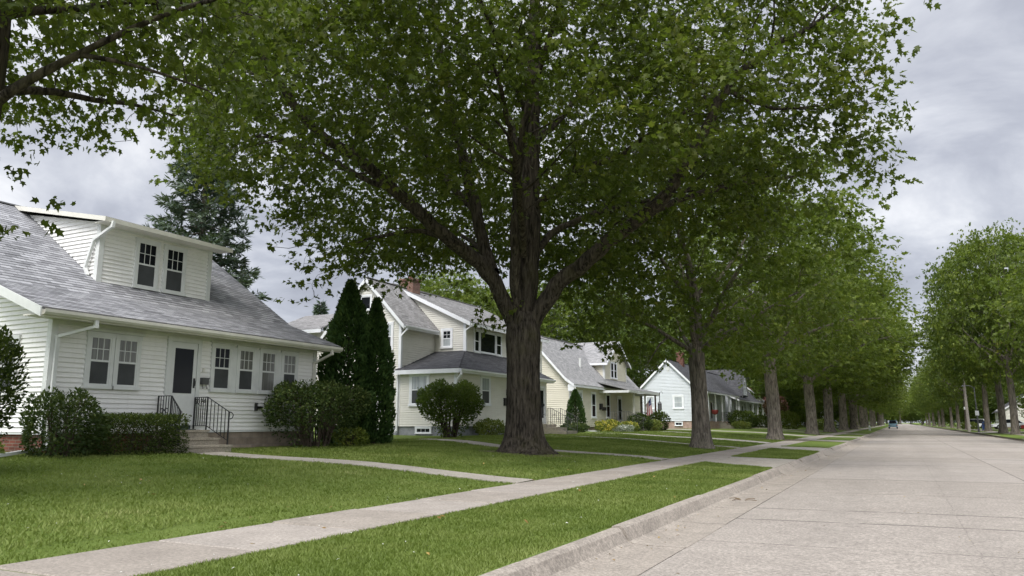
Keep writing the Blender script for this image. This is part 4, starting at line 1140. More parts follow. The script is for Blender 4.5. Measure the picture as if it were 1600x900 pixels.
def gutter(house, x, y0, y1, z, trim='trim', out=1):
    mb = MB()
    prof = [(0, 0), (.07, 0), (.11, .05), (.11, .115), (.10, .115), (.098, .055), (.065, .012), (0, .012)]
    a = [(x + px * out, y0, z + pz) for px, pz in prof]; b = [(x + px * out, y1, z + pz) for px, pz in prof]
    for i in range(len(prof)):
        j = (i + 1) % len(prof); mb.poly([a[i], b[i], b[j], a[j]])
    mb.poly(a[::-1]); mb.poly(b)
    return mb.build('gutter', M[trim], house)
def downspout(house, pts, trim='trim', w=.075):
    mb = MB()
    for p, q in zip(pts, pts[1:]):
        mb.bar(p, q, w, w * .8)
    for p in pts[1:-1]:
        mb.box(p[0] - w * .52, p[0] + w * .52, p[1] - w * .52, p[1] + w * .52, p[2] - w * .45, p[2] + w * .45)
    return mb.build('downspout', M[trim], house)
def corner(mb, x, y, z0, z1, sx, sy, w=.09):
    """L-shaped corner board"""
    mb.box(min(x, x + sx * .042), max(x, x + sx * .042), min(y + sy * .042, y - sy * w), max(y + sy * .042, y - sy * w), z0, z1)
    mb.box(min(x - sx * .002, x - sx * w), max(x - sx * .002, x - sx * w), min(y, y + sy * .042), max(y, y + sy * .042), z0, z1)

def rail(house, fr_pts, h=.85, n_bal=(6, 6), mat='iron', name='railing', scroll=True):
    """wrought-iron railing: fr_pts = [(x,y,z) at landing wall end, landing edge, foot of steps]"""
    mb = MB(); A, B, C_ = [Vector(p) for p in fr_pts]
    up = Vector((0, 0, h))
    for p, q in ((A, B), (B, C_)):
        mb.bar(p + up, q + up, .03, .018); mb.bar(p + Vector((0, 0, .1)), q + Vector((0, 0, .1)), .02, .014)
    for p in (A, B, C_): mb.bar(p, p + up, .028)
    for (p, q), nb in zip(((A, B), (B, C_)), n_bal):
        for i in range(1, nb):
            r_ = p.lerp(q, i / nb); mb.bar(r_ + Vector((0, 0, .1)), r_ + up, .014)
    # lamb's-tongue curl at the foot
    d = (C_ - B); d.z = 0; d.normalize(); c = C_ + up
    mb.tube([c, c + d * .07 + Zv * -.02, c + d * .11 + Zv * -.08, c + d * .09 + Zv * -.15, c + d * .03 + Zv * -.18], .013, 6)
    if scroll:
        for (p, q) in ((A, B), (B, C_)):
            m_ = p.lerp(q, .5) + Zv * (h * .55); dd = (q - p).normalized()
            for sg in (-1, 1):
                pts = []
                for k in range(11):
                    th = k * .62; r_ = .085 - .006 * k
                    pts.append(m_ + dd * (sg * (.085 - r_ * math.cos(th))) + Zv * (r_ * math.sin(th)))
                mb.tube(pts, .011, 5)
    return mb.build(name, M[mat], house)

# stroke digits for the house number
GL = {'3': [[(0, 1), (.8, 1), (.35, .6), (.75, .45), (.8, .2), (.5, 0), (.05, .05)]], '0': [[(.4, 1), (.05, .75), (.05, .25), (.4, 0), (.75, .25), (.75, .75), (.4, 1)]],
      '2': [[(.05, .8), (.35, 1), (.75, .8), (.7, .5), (.05, 0), (.8, 0)]], '4': [[(.6, 0), (.6, 1), (.02, .32), (.85, .32)]]}

def house_one():
    H = empty('bungalow', (-15.9, 14.2, .65), 'near white sided bungalow with grey shingled roof, shed dormer and enclosed front porch', 'house', None)
    X, Y0, Y1 = -15.9, 10.12, 18.38
    zb, zt = 1.15, 3.56
    prof = [(-15.25, 3.60), (-17.3, 4.36), (-21.5, 7.20), (-25.7, 4.36), (-27.75, 3.60)]
    F = front(X); Sd = south(Y0); Nd = north(Y1)
    wmb = MB()
    siding(wmb, F, [(Y0, zb), (Y1, zb), (Y1, zt), (Y0, zt)])
    gp = [(-27.1, zb), (X, zb), (X, 3.84), (-17.3, 4.34), (-21.5, 7.18), (-25.7, 4.34), (-27.1, 3.84)]
    siding(wmb, Sd, gp); siding(wmb, Nd, gp); siding(wmb, back(-27.1), [(Y0, zb), (Y1, zb), (Y1, zt), (Y0, zt)])
    wmb.build('wall', M['sid_white'], H)
    # solid core so nothing shows through the laps
    cm = MB(); cm.box(-27.08, X - .003, Y0 + .003, Y1 - .003, .3, 3.8); 
    fm = MB(); fm.box(-27.05, X - .03, Y0 + .03, 12.95, .3, zb); fm.build('foundation', M['brick_red'], H)
    fm = MB(); fm.box(-27.05, X - .03, 12.952, Y1 - .03, .3, zb); fo = fm.build('foundation', M['block_tan'], H); fo['label'] = 'tan stone block base right of the steps'
    # belt trim, corners
    tm = MB()
    corner(tm, X, Y0, zb - .02, zt, 1, -1, .1); corner(tm, X, Y1, zb - .02, zt, 1, 1, .1)
    F.box(tm, Y0 + .1, Y1 - .1, zt - .14, zt + .05, -.01, .04)
    F.box(tm, Y0, Y1, zb - .05, zb - .002, -.03, .022)
    Sd.box(tm, -27.1, X, zb - .05, zb - .002, -.03, .022)
    tm.build('trim', M['trim'], H)
    # roof
    rm = MB(); ya, yb = 9.45, 18.75
    for (x0, z0), (x1, z1) in zip(prof[:2], prof[1:3]):
        roof_plane(rm, (x0, ya, z0), (x0, yb, z0), (x1, yb, z1), (x1, ya, z1))
    for (x0, z0), (x1, z1) in ((prof[4], prof[3]), (prof[3], prof[2])):
        roof_plane(rm, (x0, yb, z0), (x0, ya, z0), (x1, ya, z1), (x1, yb, z1))
    rm.box(-21.6, -21.4, ya, yb, 7.245, 7.275)
    roof = rm.build('roof', M['shingle'], H)
    for yy in (ya - .028, yb + .002):      # barge boards on both gable ends
        bm_ = MB()
        for (x0, z0), (x1, z1) in zip(prof, prof[1:]):
            bm_.prism([(x0, yy, z0 - .15), (x1, yy, z1 - .15), (x1, yy, z1 + .045), (x0, yy, z0 + .045)], (0, .026, 0))
        bm_.build('bargeboard', M['trim'], roof)
    sm = MB()       # soffit and fascia
    sm.box(X + .001, -15.27, ya + .03, yb - .03, 3.50, 3.53); sm.box(-15.272, -15.242, ya, yb, 3.455, 3.598)
    sm.build('soffit', M['soffit'], H)
    gutter(H, -15.24, ya, yb, 3.49, 'trim_ivory')
    downspout(H, [(-15.18, 10.6, 3.49), (-15.18, 10.6, 3.36), (-15.82, 10.2, 3.14), (-15.82, 10.2, .95), (-15.75, 10.12, .82), (-14.75, 8.15, .70)], 'trim')
    downspout(H, [(-15.18, 18.3, 3.49), (-15.18, 18.3, 3.38), (-15.82, 18.28, 3.12), (-15.82, 18.28, .72)], 'trim_ivory')
    # dormer
    dx, d0, d1, dz0, dz1 = -18.0, 12.46, 16.0, 4.78, 6.42
    D = MB(); fr = front(dx)
    siding(D, fr, [(d0, dz0), (d1, dz0), (d1, dz1), (d0, dz1)])
    def main_z(x): return 4.36 + (7.2 - 4.36) * (-17.3 - x) / 4.2 + .06
    cheek = [(dx, dz0), (dx, dz1), (-21.2, 7.02)]
    siding(D, south(d0), cheek); siding(D, north(d1), cheek)
    dm = D.build('dormer', M['sid_white'], H)
    tr = MB(); corner(tr, dx, d0, dz0 - .02, dz1, 1, -1, .1); corner(tr, dx, d1, dz0 - .02, dz1, 1, 1, .1)
    fr.box(tr, d0 + .1, d1 - .1, dz1 - .1, dz1 + .03, -.01, .038); tr.build('trim', M['trim'], dm)
    ro = MB(); e0, e1 = d0 - .22, d1 + .38
    roof_plane(ro, (-17.55, e0, 6.42), (-17.55, e1, 6.42), (-21.5, e1, 7.215), (-21.5, e0, 7.215)); ro.build('roof', M['shingle'], dm)
    fb = MB(); fb.box(-17.55, -17.52, e0, e1, 6.355, 6.47); fb.box(dx, -17.552, e0 + .02, e1 - .02, 6.36, 6.385)
    for yy in (e0 - .028, e1 + .002):
        fb.prism([(-17.52, yy, 6.35), (-17.52, yy, 6.47), (-21.45, yy, 7.255), (-21.2, yy, 7.08)], (0, .026, 0))
    fb.build('fascia', M['trim_ivory'], dm)
    downspout(dm, [(-17.48, 12.42, 6.38), (-17.48, 12.40, 6.25), (-18.1, 12.36, 5.95), (-18.35, 12.36, 5.25), (-18.2, 12.34, 5.03)], 'trim')
    for a0, a1 in ((13.55, 14.13), (14.45, 15.03)):
        window(H, fr, a0, a1, 4.95, 6.15, (3, 2), 'glass', 'screen')
    # front windows
    for a0, a1 in ((10.98, 11.48), (11.66, 12.17)): window(H, F, a0, a1, 2.16, 3.24, (3, 2), 'curtain', 'screen')
    for i, (a0, a1) in enumerate(((14.44, 14.98), (15.3, 15.82), (16.13, 16.66), (16.98, 17.5))): window(H, F, a0, a1, 2.2, 3.3, (3, 2), ('glass', 'curtain', 'curtain', 'curtain')[i], 'screen' if i != 2 else 'curtain')
    for a0, a1 in ((11.575, 11.578), (15.07, 15.21), (15.91, 16.04), (16.75, 16.89)): 
        mm = MB(); F.box(mm, a0, a1, 2.12, 3.34, -.01, .06); mm.build('mullion', M['trim'], H)
    for q in ((10.83, 12.32, 3.345, 3.41), (14.3, 17.64, 3.405, 3.44)):
        mm = MB(); F.box(mm, *q, -.01, .08); mm.build('head_trim', M['trim'], H)
    window(H, Sd, -17.6, -17.0, 2.0, 3.12, (3, 2), 'curtain', 'screen'); window(H, Sd, -18.5, -17.9, 2.0, 3.12, (3, 2), 'curtain', 'screen')
    # storm door
    a0, a1, z0, z1 = 13.1, 13.9, 1.28, 3.32; F = F.shift(.024)
    cs = MB(); F.box(cs, a0 - .11, a0, z0 - .04, z1 + .12, -.01, .05); F.box(cs, a1, a1 + .11, z0 - .04, z1 + .12, -.01, .05); F.box(cs, a0, a1, z1, z1 + .12, -.01, .05)
    cs.build('door_frame', M['trim'], H)
    dr = MB(); F.box(dr, a0 + .01, a1 - .01, z0, z1 - .005, .0, .03)
    door = dr.build('door', M['trim'], H)
    pn = MB(); F.box(pn, a0 + .12, a1 - .12, z0 + .78, z1 - .16, .022, .036); pn.build('pane', M['glass'], door)
    pn = MB(); F.box(pn, a0 + .15, a1 - .15, z0 + .2, z0 + .62, .026, .036); pn.build('panel', M['trim'], door)
    hd = MB(); F.box(hd, a1 - .085, a1 - .05, z0 + .92, z0 + 1.16, .03, .06); hd.tube([F.p(a1 - .07, z0 + .98, .06), F.p(a1 - .07, z0 + .98, .09), F.p(a1 - .07, z0 + 1.1, .09), F.p(a1 - .07, z0 + 1.1, .06)], .01, 6); hd.build('handle', M['iron'], door)
    mbx = MB(); F.box(mbx, 14.04, 14.24, 2.3, 2.44, .02, .12); F.box(mbx, 14.03, 14.25, 2.44, 2.47, .02, .135)
    for s in (14.08, 14.2): mbx.tube([F.p(s, 2.3, .06), F.p(s, 2.2, .09), F.p(s, 2.22, .14)], .01, 6)
    mbx.build('mailbox', M['iron_grey'], H)
    ft = MB(); F.box(ft, 14.1, 14.16, 2.62, 2.72, .015, .04); ft.build('doorbell', M['trim_ivory'], H)
    hb = MB(); F.box(hb, 15.98, 16.22, 1.72, 1.79, .015, .07); F.box(hb, 15.96, 16.0, 1.66, 1.88, .015, .1); hb.build('hose_holder', M['iron'], H)
    # steps
    for (xa, ya_, yb_, z) in ((-15.35, 12.78, 13.95, 1.17), (-15.08, 12.74, 14.05, .98), (-14.8, 12.58, 14.2, .81)):
        st = MB(); st.box(-15.88, xa, ya_, yb_, .4, z - .055); st.box(-15.88, xa + .03, ya_ - .02, yb_ + .02, z - .05, z)
        st.build('step', M['conc_step'], H)
    mat_ = MB(); mat_.box(-15.84, -15.55, 13.2, 13.75, 1.172, 1.19); F.box(mat_, 13.16, 13.84, 1.192, 1.30, -.005, .02); mat_.build('doormat', simple('dark_mat', (.035, .05, .05), .3, 20), H)
    rail(H, [(-15.82, 12.82, 1.17), (-15.38, 12.82, 1.17), (-14.86, 12.66, .81)], .80, (5, 6))
    rl = rail(H, [(-15.82, 13.9, 1.17), (-15.38, 13.9, 1.17), (-14.86, 14.12, .81)], .80, (6, 6), scroll=False)
    nb = MB()       # house number hung below the top rail of the right railing
    for i, ch in enumerate('3024'):
        for st in GL[ch]:
            pts = [Vector((-15.80 + .105 * i + px * .085, 13.87, 1.80 + pz * .13)) for px, pz in st]
            nb.tube(pts, .010, 5)
    nb.build('house_number', M['iron'], rl)
    return H
house_one()

def foundation(H, x0, x1, y0, y1, z1, mat, z0=.3):
    m = MB(); m.box(x0 + .03, x1 - .03, y0 + .03, y1 - .03, z0, z1); return m.build('foundation', M[mat], H)
def gable_roof(H, prof, ya, yb, mat, trim, name='roof', thick=.05, board=.16):
    """prof: (x,z) from front eave over the ridge to the back eave"""
    rm = MB(); k = max(range(len(prof)), key=lambda i: prof[i][1])
    for i in range(k): roof_plane(rm, (prof[i][0], ya, prof[i][1]), (prof[i][0], yb, prof[i][1]), (prof[i + 1][0], yb, prof[i + 1][1]), (prof[i + 1][0], ya, prof[i + 1][1]), .15)
    for i in range(len(prof) - 1, k, -1): roof_plane(rm, (prof[i][0], yb, prof[i][1]), (prof[i][0], ya, prof[i][1]), (prof[i - 1][0], ya, prof[i - 1][1]), (prof[i - 1][0], yb, prof[i - 1][1]), .15)
    rx, rz = prof[k]; rm.box(rx - .1, rx + .1, ya, yb, rz + .055, rz + .085)
    roof = rm.build(name, M[mat], H)
    for yy in (ya - .03, yb + .004):
        b = MB()
        for (x0, z0), (x1, z1) in zip(prof, prof[1:]):
            b.prism([(x0, yy, z0 - board), (x1, yy, z1 - board), (x1, yy, z1 + .05), (x0, yy, z0 + .05)], (0, .026, 0))
        b.build('bargeboard', M[trim], roof)
    f = MB(); x0, z0 = prof[0]; f.box(x0 - .02, x0 + .012, ya, yb, z0 - .15, z0 + .02); f.build('fascia', M[trim], roof)
    return roof
def chimney(H, x, y, z0, z1, w=.6, d=.6, mat='brick_brown', cap=True):
    m = MB(); m.box(x - d / 2, x + d / 2, y - w / 2, y + w / 2, z0, z1 - .12); m.box(x - d / 2 - .05, x + d / 2 + .05, y - w / 2 - .05, y + w / 2 + .05, z1 - .12, z1)
    c = m.build('chimney', M[mat], H)
    if cap:
        q = MB(); q.tube([(x, y, z1), (x, y, z1 + .22)], .13, 10); q.build('flue', M['brick_red'], c)
    return c
def door(H, fr, a0, a1, z0, z1, trim='trim', mat='trim', glass=True):
    fr = fr.shift(.024)
    cs = MB(); fr.box(cs, a0 - .1, a0, z0 - .02, z1 + .1, -.01, .05); fr.box(cs, a1, a1 + .1, z0 - .02, z1 + .1, -.01, .05); fr.box(cs, a0, a1, z1, z1 + .1, -.01, .05)
    cs.build('door_frame', M[trim], H)
    d = MB(); fr.box(d, a0, a1, z0, z1, -.002, .03); o = d.build('door', M[mat], H)
    if glass:
        p = MB(); fr.box(p, a0 + .13, a1 - .13, z0 + .3, z1 - .15, .02, .038); p.build('pane', M['glass'], o)
    h = MB(); fr.box(h, a1 - .1, a1 - .05, z0 + .95, z0 + 1.1, .03, .075); h.build('handle', M['iron'], o)
    return o
def steps(H, x0, x1, y0, y1, ztop, zbot, n, mat='conc_step'):
    for k in range(n):
        m = MB(); z = ztop - (ztop - zbot) * k / n; e = (x1 - x0) / n * (k + 1)
        m.box(x0, x0 + e - .002 * k, y0 + .006 * k, y1 - .006 * k, zbot - .3, z); m.build('step', M[mat], H)

def house_two():
    H = empty('two_storey_house', (-21.5, 36, .7), 'cream white two storey house with brick chimney and hipped porch behind the big maple', 'house')
    sid = 'sid_cream'; zb = 1.17
    xa, yA, yB = -21.5, 31.0, 34.09
    W = MB()
    # block A: steep gable end towards the camera
    siding(W, south(yA), [(-26.6, zb), (xa, zb), (xa, 6.2), (-23.6, 8.42), (-26.6, 5.2)], .11)
    siding(W, front(xa), [(yA, 4.0), (yB, 4.0), (yB, 6.2), (yA, 6.2)], .11)
    siding(W, back(-26.6), [(yA, zb), (44, zb), (44, 5.2), (yA, 5.2)], .2)
    # block B: upper room over the porch
    xb, yE = -19.66, 43.6
    siding(W, south(yB), [(-24.2, 4.0), (xb, 4.0), (xb, 6.42), (-24.2, 8.62)], .11)
    siding(W, front(xb), [(yB, 4.3), (yE, 4.3), (yE, 6.42), (yB, 6.42)], .11)
    siding(W, north(yE), [(-26.6, zb), (xb, zb), (xb, 6.42), (-24.2, 8.62), (-26.6, 6.4)], .2)
    # block C: one storey porch room
    xc, yC1 = -18.35, 41.3
    siding(W, south(yA - .004), [(xa, zb), (xc, zb), (xc, 3.72), (xa, 3.72)], .11)
    siding(W, front(xc), [(yA, zb), (yC1, zb), (yC1, 3.72), (yA, 3.72)], .11)
    siding(W, north(yC1), [(xa, zb), (xc, zb), (xc, 3.72), (xa, 3.72)], .2)
    # block D: rear wing
    siding(W, south(33.0), [(-31.5, zb), (-26.6, zb), (-26.6, 6.3), (-31.5, 6.3)], .12); siding(W, front(-28.0), [(32.98, 4), (33, 4), (33, 6), (32.98, 6)], .2)
    W.build('wall', M[sid], H)
    foundation(H, -26.6, xa, yA, 44, zb, 'block_grey'); foundation(H, xa - .1, xc, yA + .002, yC1, zb, 'block_grey')
    for q in ((xa, yA, zb, 6.2), (xb, yB, 4.6, 6.42), (xc, yA, zb, 3.72)):
        T = MB(); corner(T, *q, 1, -1, .1); T.build('corner_board', M['trim_cool'], H)
    gable_roof(H, [(-21.2, 5.98), (-23.6, 8.5), (-26.9, 5.0)], yA - .2, yB + 2.6, 'shingle_far', 'trim_cool')
    gable_roof(H, [(-19.25, 6.36), (-24.2, 8.72), (-27, 6.4)], yB - .22, yE + .2, 'shingle_far', 'trim_cool')
    r = MB()
    ez, tz = 3.78, 4.92
    roof_plane(r, (-21.6, 30.66, ez), (-18.0, 30.66, ez), (xb, yB, tz), (-21.6, yB, tz), .15)
    roof_plane(r, (-18.0, 30.66, ez), (-18.0, 41.6, ez), (xb, 39.2, tz), (xb, yB, tz), .15)
    roof_plane(r, (-18.0, 41.6, ez), (-20.6, 41.6, ez), (-20.6, 39.2, tz), (xb, 39.2, tz), .15)
    pr = r.build('roof', M['shingle_dark'], H); pr['label'] = 'darker hipped porch roof'
    f = MB(); f.box(-21.6, -17.98, 30.62, 30.655, ez - .17, ez + .03); f.box(-17.99, -17.955, 30.62, 41.62, ez - .17, ez + .03); f.box(-20.6, -17.99, 41.6, 41.635, ez - .17, ez + .03); f.box(-21.6, -18.0, 30.67, 31, ez - .13, ez - .11); f.box(xc, -18.0, 31, 41.58, ez - .13, ez - .11)
    f.build('fascia', M['trim_cool'], pr)
    gutter(H, -17.95, 30.62, 41.6, ez - .1, 'trim_cool')
    gutter(H, -21.18, yA - .2, yB - .25, 5.9, 'trim_cool')
    r = MB(); roof_plane(r, (-32, 32.6, 6.35), (-27.9, 32.6, 6.35), (-28.6, 36, 7.7), (-32, 36, 7.7), .15)
    wr = r.build('roof', M['shingle_far'], H)
    f = MB(); f.box(-32, -27.88, 32.56, 32.597, 6.18, 6.38); f.build('fascia', M['trim_cool'], wr)
    chimney(H, -23.55, 34.7, 7.2, 9.1, .72, .85)
    S = south(yA); F = front(xc)
    window(H, S, -22.66, -22.03, 4.92, 6.1, (1, 1), 'blind', 'screen', 'trim_cool', .11)
    window(H, S, -22.7, -22.05, 1.9, 3.2, (1, 1), 'blind', 'screen', 'trim_cool', .11)
    window(H, S, -23.95, -23.35, 6.95, 7.6, (1, 1), 'glass', 'screen', 'trim_cool', .09, single=True)
    window(H, S, -24.4, -23.75, 5.6, 6.5, (3, 1), 'glass', 'screen', 'trim_cool', .09)
    window(H, south(yA - .004), -20.8, -19.9, 2.2, 3.55, (1, 1), 'blind', 'screen', 'trim_cool', .11)
    window(H, south(yB), -20.98, -20.5, 5.22, 6.05, (2, 2), 'glass', 'blind', 'trim_cool', .11)
    window(H, F, 33.4, 34.2, 2.25, 3.55, (1, 1), 'blind', 'screen', 'trim_cool', .11)
    Fb = front(xb)
    window(H, Fb, 35.0, 35.45, 5.02, 6.1, (1, 1), 'glass', 'glass', 'trim_cool', .1)
    window(H, Fb, 35.6, 37.3, 5.02, 6.1, (1, 1), 'glass', 'glass', 'trim_cool', .07, single=True)
    window(H, Fb, 37.45, 38.0, 5.02, 6.1, (1, 1), 'glass', 'glass', 'trim_cool', .1)
    window(H, F, 38.4, 39.2, 2.25, 3.55, (1, 1), 'blind', 'screen', 'trim_cool', .11)
    door(H, F, 40.0, 40.9, 1.3, 3.3, 'trim_cool')
    window(H, south(yA + .026), -20.5, -19.7, .86, 1.1, (3, 1), 'glass', 'glass', 'trim_cool', .05, single=True, sill=False)
    downspout(H, [(-21.12, 30.95, 5.92), (-21.12, 30.93, 5.8), (-21.42, 30.9, 5.5), (-21.42, 30.9, 4.05)], 'trim_cool', .09)
    downspout(H, [(-21.55, 30.9, 3.6), (-21.55, 30.9, 1.0), (-21.75, 30.7, .8)], 'trim_cool', .09)
    downspout(H, [(-17.9, 30.7, 3.7), (-17.9, 30.7, 3.55), (-18.26, 30.9, 3.25), (-18.26, 30.9, 2.2)], 'trim_cool', .09)
    downspout(H, [(-19.2, 33.95, 6.3), (-19.25, 33.95, 6.2), (-19.56, 33.95, 6.0), (-19.56, 33.98, 4.95)], 'trim_cool', .08)
    m = MB(); F.box(m, 35.8, 36.5, 2.2, 2.55, .02, .12); F.box(m, 35.78, 36.52, 2.55, 2.6, .02, .14); m.build('mailbox', M['iron'], H)
    lm = MB(); F.box(lm, 36.1, 36.2, 2.75, 3.05, .02, .1); lm.lathe(F.p(36.15, 2.72, .14), [(.03, 0), (.07, .04), (.07, .2), (.02, .28)], 8); lm.build('wall_lamp', M['iron'], H)
    steps(H, xc + .02, -16.4, 39.7, 41.2, 1.25, .7, 3)
    rail(H, [(-18.2, 39.75, 1.25), (-17.4, 39.75, 1.25), (-16.4, 39.7, .75)], .9, (6, 8), 'iron_grey')
    rail(H, [(-18.2, 41.15, 1.25), (-17.4, 41.15, 1.25), (-16.4, 41.2, .75)], .9, (6, 8), 'iron_grey')
    return H
house_two()

def house_three():
    H = empty('yellow_house', (-21, 57, .75), 'pale yellow house with grey roof, cross gable and railed front porch hung with a flag', 'house')
    xf, y0, y1, zb = -20.35, 50.0, 66.0, 1.05
    W = MB(); S = south(y0); F = front(xf)
    siding(W, S, [(-26.9, zb), (xf, zb), (xf, 3.95), (-23.6, 7.55), (-26.9, 3.85)], .13)
    siding(W, F, [(y0, zb), (y1, zb), (y1, 3.95), (y0, 3.95)], .13)
    siding(W, north(y1), [(-26.9, zb), (xf, zb), (xf, 3.95), (-23.6, 7.55), (-26.9, 3.85)], .2)
    siding(W, back(-26.9), [(y0, zb), (y1, zb), (y1, 3.85), (y0, 3.85)], .2)
    xg = -20.9; g0, g1, gm = 58.5, 64.0, 61.25
    siding(W, front(xg), [(g0, 4.4), (g1, 4.4), (g1, 6.2), (gm, 7.95), (g0, 6.2)], .13)
    siding(W, south(g0), [(-22.6, 6.2), (xg, 4.6), (xg, 6.2)], .13); siding(W, north(g1), [(-22.6, 6.2), (xg, 4.6), (xg, 6.2)], .13)
    W.build('wall', M['sid_yellow'], H)
    foundation(H, -26.9, xf, y0, y1, zb, 'block_tan')
    T = MB(); corner(T, xf, y0, zb, 3.95, 1, -1, .12); corner(T, xg, g0, 4.5, 6.2, 1, -1, .12); corner(T, xg, g1, 4.5, 6.2, 1, 1, .12); T.build('trim', M['trim'], H)
    gable_roof(H, [(-19.95, 3.92), (-20.6, 4.38), (-23.6, 7.64), (-27.3, 3.5)], y0 - .35, y1 + .3, 'shingle_pale', 'trim_cool')
    f = MB(); f.box(-20.3, -19.98, y0 - .35, y1, 3.80, 3.83); S.box(f, -20.42, -19.96, 3.5, 3.95, .3, .34); f.build('soffit', M['trim_cool'], H)
    r = MB()
    roof_plane(r, (-20.55, g0 - .35, 6.0), (-26.2, g0 - .35, 6.0), (-26.2, gm, 8.0), (-20.55, gm, 8.0), .15)
    roof_plane(r, (-26.2, g1 + .35, 6.0), (-20.55, g1 + .35, 6.0), (-20.55, gm, 8.0), (-26.2, gm, 8.0), .15)
    cr = r.build('roof', M['shingle_pale'], H)
    b = MB()
    for s, ye in ((1, g0 - .35), (-1, g1 + .35)):
        b.prism([(-20.55, ye, 5.86), (-20.55, gm, 7.86), (-20.55, gm, 8.06), (-20.55, ye, 6.06)], (.03, 0, 0))
    b.box(-22.4, -20.55, g0 - .38, g0 - .352, 5.86, 6.03); b.build('bargeboard', M['trim_cool'], cr)
    chimney(H, -24.1, 50.6, 7, 8.55, .6, .6, 'brick_brown')
    vp = MB(); vp.tube([(-21.6, 55, 5.2), (-21.6, 55, 6.2)], .09, 8); vp.build('vent_pipe', M['trim'], H)
    # porch
    p = MB(); roof_plane(p, (-17.95, 55.6, 3.72), (-17.95, 63.9, 3.72), (-20.5, 63.9, 4.35), (-20.5, 55.6, 4.35), .15); pr = p.build('porch_roof', M['shingle_pale'], H)
    f = MB(); f.box(-17.97, -17.93, 55.58, 63.92, 3.58, 3.76); f.box(-20.3, -17.98, 63.88, 63.92, 3.55, 3.73); f.box(-20.3, -17.98, 55.58, 55.62, 3.55, 3.73); f.build('fascia', M['trim'], pr)
    fl = MB(); fl.box(xf + .02, -18.1, 57.4, 63.7, .5, 1.2); fl.build('porch_floor', M['block_tan'], H)
    for i, yy in enumerate((57.6, 60.6, 63.5)):
        q = MB(); q.box(-18.3, -18.18, yy - .06, yy + .06, 1.2, 3.6); o = q.build('post', M['trim_ivory'] if i < 2 else M['brick_red'], H)
    steps(H, -18.08, -17.0, 55.9, 57.6, 1.2, .72, 3)
    rail(H, [(-18.15, 57.7, 1.2), (-18.15, 59.2, 1.2), (-18.15, 60.5, 1.2)], .95, (8, 7), 'iron_grey', scroll=False)
    rail(H, [(-18.15, 60.7, 1.2), (-18.15, 62.2, 1.2), (-18.15, 63.4, 1.2)], .95, (8, 7), 'iron_grey', scroll=False)
    rail(H, [(-19.6, 55.9, 1.2), (-18.1, 55.9, 1.2), (-17.0, 55.85, .75)], .95, (8, 7), 'iron_grey', scroll=False)
    window(H, F, 54.0, 54.75, 1.75, 3.45, (1, 1), 'glass', 'glass', 'trim_cool', .12); window(H, F, 57.2, 57.95, 1.75, 3.45, (1, 1), 'glass', 'glass', 'trim_cool', .12)
    window(H, F, 51.2, 52.0, 2.2, 3.5, (1, 1), 'blind', 'blind', 'trim_cool', .12)
    door(H, F, 59.9, 60.8, 1.25, 3.35, 'trim_cool', 'trim')
    window(H, front(xg), 60.0, 60.6, 4.95, 6.15, (1, 1), 'glass', 'glass', 'trim_cool', .1); window(H, front(xg), 60.8, 61.4, 4.95, 6.15, (1, 1), 'glass', 'glass', 'trim_cool', .1)
    m = MB(); F.box(m, 55.6, 55.95, 2.3, 2.75, .02, .2); m.build('wall_lamp', M['iron'], H); m = MB(); F.box(m, 56.2, 56.9, 2.25, 2.5, .02, .14); m.build('mailbox', M['iron'], H)
    downspout(H, [(-19.9, 49.75, 3.75), (-19.9, 49.75, 3.55), (-20.28, 49.9, 3.25), (-20.28, 49.9, .95), (-20.2, 49.9, .86), (-17.6, 48.9, .74)], 'trim', .1)
    return H
house_three()

